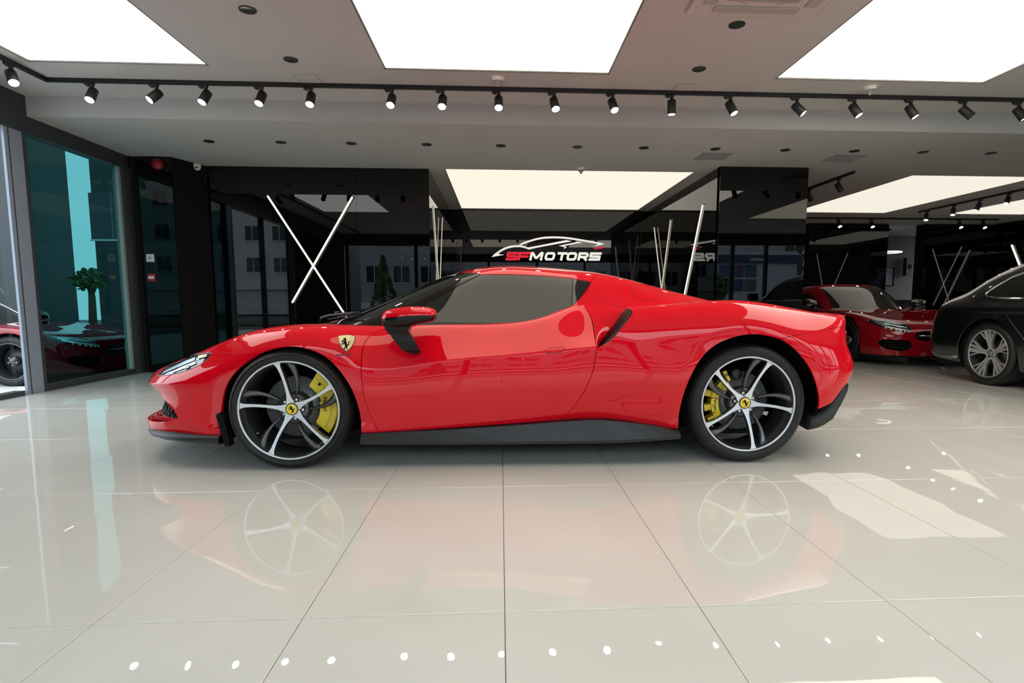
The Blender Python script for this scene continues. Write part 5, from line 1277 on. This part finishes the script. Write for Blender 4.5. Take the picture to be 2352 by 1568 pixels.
for sgn in (1, -1):
    T = Matrix.Diagonal((1, sgn, 1, 1))
    def onface(pts, off=.004):
        out = []
        for w, z in pts:
            d = (CB.V[:, 1] - w) ** 2 + (CB.V[:, 2] - z) ** 2 + np.where(CB.V[:, 0] < -1.7, 0, 9.); i = np.argsort(d)[:4]; q = 1 / (d[i] + 1e-6); q /= q.sum()
            out.append((float((CB.V[i, 0] * q).sum()) - off, -w, z))
        return out
    b = MB()
    for st, r_ in (([(.53,.53),(.62,.54),(.72,.568),(.80,.612)], .014), ([(.54,.565),(.63,.585),(.73,.615),(.81,.635)], .015), ([(.58,.610),(.68,.637),(.82,.655)], .008)): b.tube(onface(st), r_, 6, 0, False, T)
    for k in range(6): p = onface([(.53 + .045 * k, .512 + .008 * k * k / 4)], .010)[0]; b.lathe([(0, -.012), (.012, -.010), (.014, .01)], 10, 1, True, T @ Matrix.Translation(p) @ Matrix.Rotation(R(-90), 4, 'Z'))
    b.build('lamp_unit', [M_LAMPW, M_WHITE], cp_)
    b = MB(); V = onface([(.46,.385),(.86,.40),(.86,.28),(.46,.23)], -.07); b.add(V, [(0, 1, 2, 3)], 0, False, T); b.build('intake_mesh', M_MATTE, cp_)
    b = MB()
    for z in (.275, .315, .35): b.tube(onface([(.50, z), (.66, z + .004), (.80, z + .006)], -.04), .008, 6, 0, False, T)
    b.build('intake_blade', M_MATTE, cp_)
    b = MB(); b.loops([[(x, -(w + .11 * math.cos(a) * s), z + .065 * math.sin(a) * s) for a in np.linspace(0, 2 * PI, 15)[:-1]] for x, w, z, s in ((-.42, .99, .865, .5), (-.38, 1.0, .90, 1.15), (-.30, 1.0, .91, 1.3), (-.26, 1.0, .91, 1.2))], T=T); b.tube([(-.32, -.80, .80), (-.32, -.93, .84)], .02, 8, 0, False, T); b.build('door_mirror', M_PIANO, cp_)
    for cx in (-1.32, 1.32):
        b = MB(); a_ = [(float(x), float(z)) for x, z in arch(cx, .34, .385, .18)]
        b.loops([[(x, -.90, z) for x, z in a_], [(cx + (x - cx) * 1.03, -.6, .34 + (z - .34) * 1.03) for x, z in a_]], closed=False, cap=False, T=T); b.add([(x, -.6, z) for x, z in a_], [tuple(range(len(a_)))], 0, False, T); b.build('arch_liner', M_MATTE, cp_)
        simple_wheel(cp_, (cx, -.80 * sgn, .335), .335, .13, .255, 'five', M_GUN, 20, sgn < 0)
b = MB(); b.box((-2.18, -.44, .36), (-2.10, .44, .54)); b.build('grille_backing', M_MATTE, cp_)
b = MB()
for k in range(21): y = -.42 + .042 * k; b.tube([(-2.235 + .16 * abs(y) ** 2, y, .375 + .06 * abs(y)), (-2.245 + .16 * abs(y) ** 2, y, .525 - .05 * abs(y))], .004, 5)
tag(b.build('grille_bars', M_MATTE, cp_), kind='stuff')
b = MB(); b.tube([(-2.15, -.44, .45), (-2.255, -.2, .45), (-2.27, 0, .45), (-2.255, .2, .45), (-2.15, .44, .45)], .011, 8); b.tube([(-2.285, .075 * math.cos(a), .45 + .075 * math.sin(a)) for a in np.linspace(0, 2 * PI, 25)[:-1]], .007, 6, 0, True)
for k in range(3): b.tube([(-2.285, 0, .45), (-2.285, .075 * math.cos(PI / 2 + 2.094 * k), .45 + .075 * math.sin(PI / 2 + 2.094 * k))], .007, 6)
b.build('grille_bar_emblem', M_CHROME, cp_)
b = MB(); b.box((-2.0, -.8, .14), (2.0, .8, .2)); b.box((-.9, -.85, .18), (.9, .85, .6)); b.loops([[(x, y, .13) for x, y in ((-2.30, 0.), (-2.24, .5), (-2.05, .8), (-1.75, .9))], [(x + .03, y, .165) for x, y in ((-2.30, 0.), (-2.24, .5), (-2.05, .8), (-1.75, .9))]], closed=False, cap=False)
b.loops([[(x, -y, .13) for x, y in ((-2.30, 0.), (-2.24, .5), (-2.05, .8), (-1.75, .9))], [(x + .03, -y, .165) for x, y in ((-2.30, 0.), (-2.24, .5), (-2.05, .8), (-1.75, .9))]], closed=False, cap=False); b.build('underbody', M_MATTE, cp_)

# dark red car parked outside the glass facade: a copy of the coupe
oc_ = copy_tree(cp_); oc_.location = (-7.88, 9.0, -.195); oc_.rotation_euler = (0, 0, PI); tag(oc_, 'dark red car parked outside behind the glass facade, partly hidden by the grey post', 'car')
# ------------------------------------------------------------------ street outside (seen in reflections and through the glass)
M_ASPH = mat('asphalt', (.10, .10, .105), .85, noise=(3, .2)); M_PAVE = mat('paving', (.66, .65, .64), .8, noise=(2, .15)); M_GRASS = mat('verge_grass', (.035, .06, .02), .9, noise=(6, .4))
tag(MB().box((-90, -90, -.30), (90, 40, -.24)).build('road', M_ASPH), kind='structure')
g = MB(); g.box((XL - 7, YF - 6, -.26), (XR + 10, YF - .2, -.19)); g.box((XL - 7, YF - .2, -.26), (XL - .2, 20, -.195)); tag(g.build('pavement', M_PAVE), kind='structure')
tag(MB().box((-60, -17, -.25), (40, -12, -.17)).build('verge', M_GRASS), kind='structure')
tag(MB().box((XL - .15, 7.96, 0), (XL + .05, 16.0, 3.1)).build('wall_left_rear', M_MATTE), kind='structure')
tag(MB().box((-1.05, 12.3, 0), (4.3, 12.5, 3.1)).build('wall_alcove_rear', M_MATTE), kind='structure')
M_FAC = mat('pale_render', (.66, .68, .72), .7, noise=(.6, .05)); M_PANE = mat('far_window_glass', (.02, .03, .045), .05); M_BAND = mat('white_band', (.75, .76, .78), .6); M_NAVY = mat('navy_sign', (.02, .03, .10), .5)
def building(x0, x1, y, depth, h, floors, cols, label, m_=M_FAC, face=1, band=None, z0=3.4, ws=1.):
    b = empty('far_building', ((x0 + x1) / 2, y, -.12), 0, None, label, 'building'); w = (x1 - x0) / 2
    MB().box((-w, -depth, 0), (w, 0, h)).build('wall', m_, b)
    me = None
    for f in range(floors):
        for c in range(cols):
            if me is None:
                k = MB(); k.box((-.8 * ws, 0, 0), (.8 * ws, .03, 1.7 * ws)); fo = k.build('window', M_PANE, b); s_ = MB(); s_.box((-.86 * ws, 0, -.06), (.86 * ws, .06, 0)); s_.box((-.03, 0, 0), (.03, .05, 1.7 * ws)); so = s_.build('frame', M_BAND, fo); me = fo
            else: fo = copy_tree(me, b)
            fo.location = (-w + 2 * w * (c + .5) / cols, .0, z0 + f * (h - z0) / floors)
    if band: MB().box((-w, .02, band - .5), (w, .25, band)).build('white_ledge', M_BAND, b)
    return b
building(-40, -13, -34, 12, 11.5, 3, 12, 'grey office block across the street with square windows and a white ledge', band=2.6, z0=3.6, ws=.7)
bb = building(-11, 23, -30, 10, 9.0, 2, 16, 'low office building opposite with lettering above its windows', mat('darker_render', (.36, .38, .42), .7), band=1.0, z0=2.6, ws=.75)
me = text_mesh('АВТО ЦЕНТЪР', 1.1, .03)
lo2 = link_mesh('facade_lettering', me, mat('faint_sign', (.62, .10, .10), .5), bb); lo2.rotation_euler = (R(90), 0, PI); lo2.location = (-11.5, .05, 8.0)
building(24, 60, -34, 12, 7.5, 2, 10, 'long pale building across the street behind the black saloon', band=3.0)
# blue fascia shop with poster windows, mirrored in the pillar
sh = empty('roadside_shop', (12.5, -14.0, -.1), 0, None, 'white roadside shop with a navy fascia and poster windows, mirrored in the black pillar', 'building')
MB().box((-3.2, -4, 0), (3.2, 0, 3.7)).build('wall', mat('shop_wall', (.42, .46, .52), .6), sh); MB().box((-3.3, .0, 3.08), (3.3, .12, 3.50)).build('fascia', M_NAVY, sh)
me = text_mesh('www.', .34, .01); t_ = link_mesh('fascia_lettering', me, M_BAND, sh); t_.rotation_euler = (R(90), 0, PI); t_.location = (.9, .14, 3.27)
pc = [(.06, .07, .20), (.10, .05, .16), (.05, .08, .14), (.16, .10, .06), (.05, .05, .16), (.08, .10, .12)]
for k in range(6):
    x = -.7 + .7 * (k % 3); z = 2.36 if k < 3 else 1.62
    MB().box((x - .31, .0, z), (x + .31, .04, z + .62)).build('poster', mat('poster_print_%s' % 'abcdef'[k], pc[k], .4, noise=(2.5, .8)), sh)
# dark slab block and trees by the left facade
M_CLAD = mat('teal_dark_cladding', (.014, .026, .030), .4)
for x0, x1, y, l in ((-36, -18.1, 24, 'dark office block outside, left of the bright gap seen through the teal glass'), (-15.2, -11.0, 23, 'dark office block outside, right of the bright gap seen through the teal glass')):
    lb = building(x0, x1, y + 2, 2, 20, 5, 3, l, M_CLAD)
    for o in [o for o in bpy.data.objects if o.parent == lb and o.name.startswith('window')]: o.location.y = -2.03
M_LEAF = mat('leaf_green', (.05, .11, .03), .7, noise=(8, .4)); M_BARK = mat('bark', (.06, .045, .03), .9)
def tree(x, y, h, r, label, seed, cone=False):
    rnd = random.Random(seed); t = empty('street_tree', (x, y, -.1), 0, None, label, 'tree', 'trees along the street')
    m = MB(); m.tube([(0, 0, 0), (.03, .02, h * .5), (0, 0, h * .8)], [.12, .09, .04], 8)
    for k in range(5): a = k * 1.3; m.tube([(0, 0, h * .45 + .1 * k), (r * .5 * math.cos(a), r * .5 * math.sin(a), h * .65 + .1 * k)], [.04, .02], 5)
    m.build('trunk', M_BARK, t)
    c = MB()
    for k in range(520):
        if cone: z = rnd.random(); rr_ = r * (1 - z) * (.75 + .3 * rnd.random()); a = rnd.random() * 2 * PI; p = Vector((rr_ * math.cos(a), rr_ * math.sin(a), .3 + z * (h - .3)))
        else:
            d = Vector((rnd.gauss(0, 1), rnd.gauss(0, 1), rnd.gauss(0, 1))).normalized() * r * (.55 + .5 * rnd.random()); p = Vector((d.x, d.y, h * .72 + d.z * .8))
        s = (.10 + .12 * rnd.random()) * min(1., r); n_ = Vector((rnd.gauss(0, 1), rnd.gauss(0, 1), rnd.gauss(0, 1))).normalized(); u = n_.orthogonal().normalized(); v = n_.cross(u)
        c.add([p + u * s, p + v * s * .6, p - u * s, p - v * s * .6], [(0, 1, 2, 3)])
    c.build('crown', M_LEAF, t)['kind'] = 'stuff'
tree(-12.15, 18.0, 2.35, .42, 'green tree outside seen through the glass facade', 3)
tree(-5.5, -11, 3.2, .8, 'dark clipped conifer across the street, mirrored left of the alcove', 5, True); tree(-2.4, -11, 3.0, .8, 'dark clipped conifer across the street, mirrored beside the windscreen', 6, True)
tree(8.9, -8.5, 2.3, .9, 'bushy shrub before the roadside shop, mirrored in the pillar', 8)
tree(18.5, -16, 5.5, 2.2, 'broad street tree behind the viewer to the right', 9)
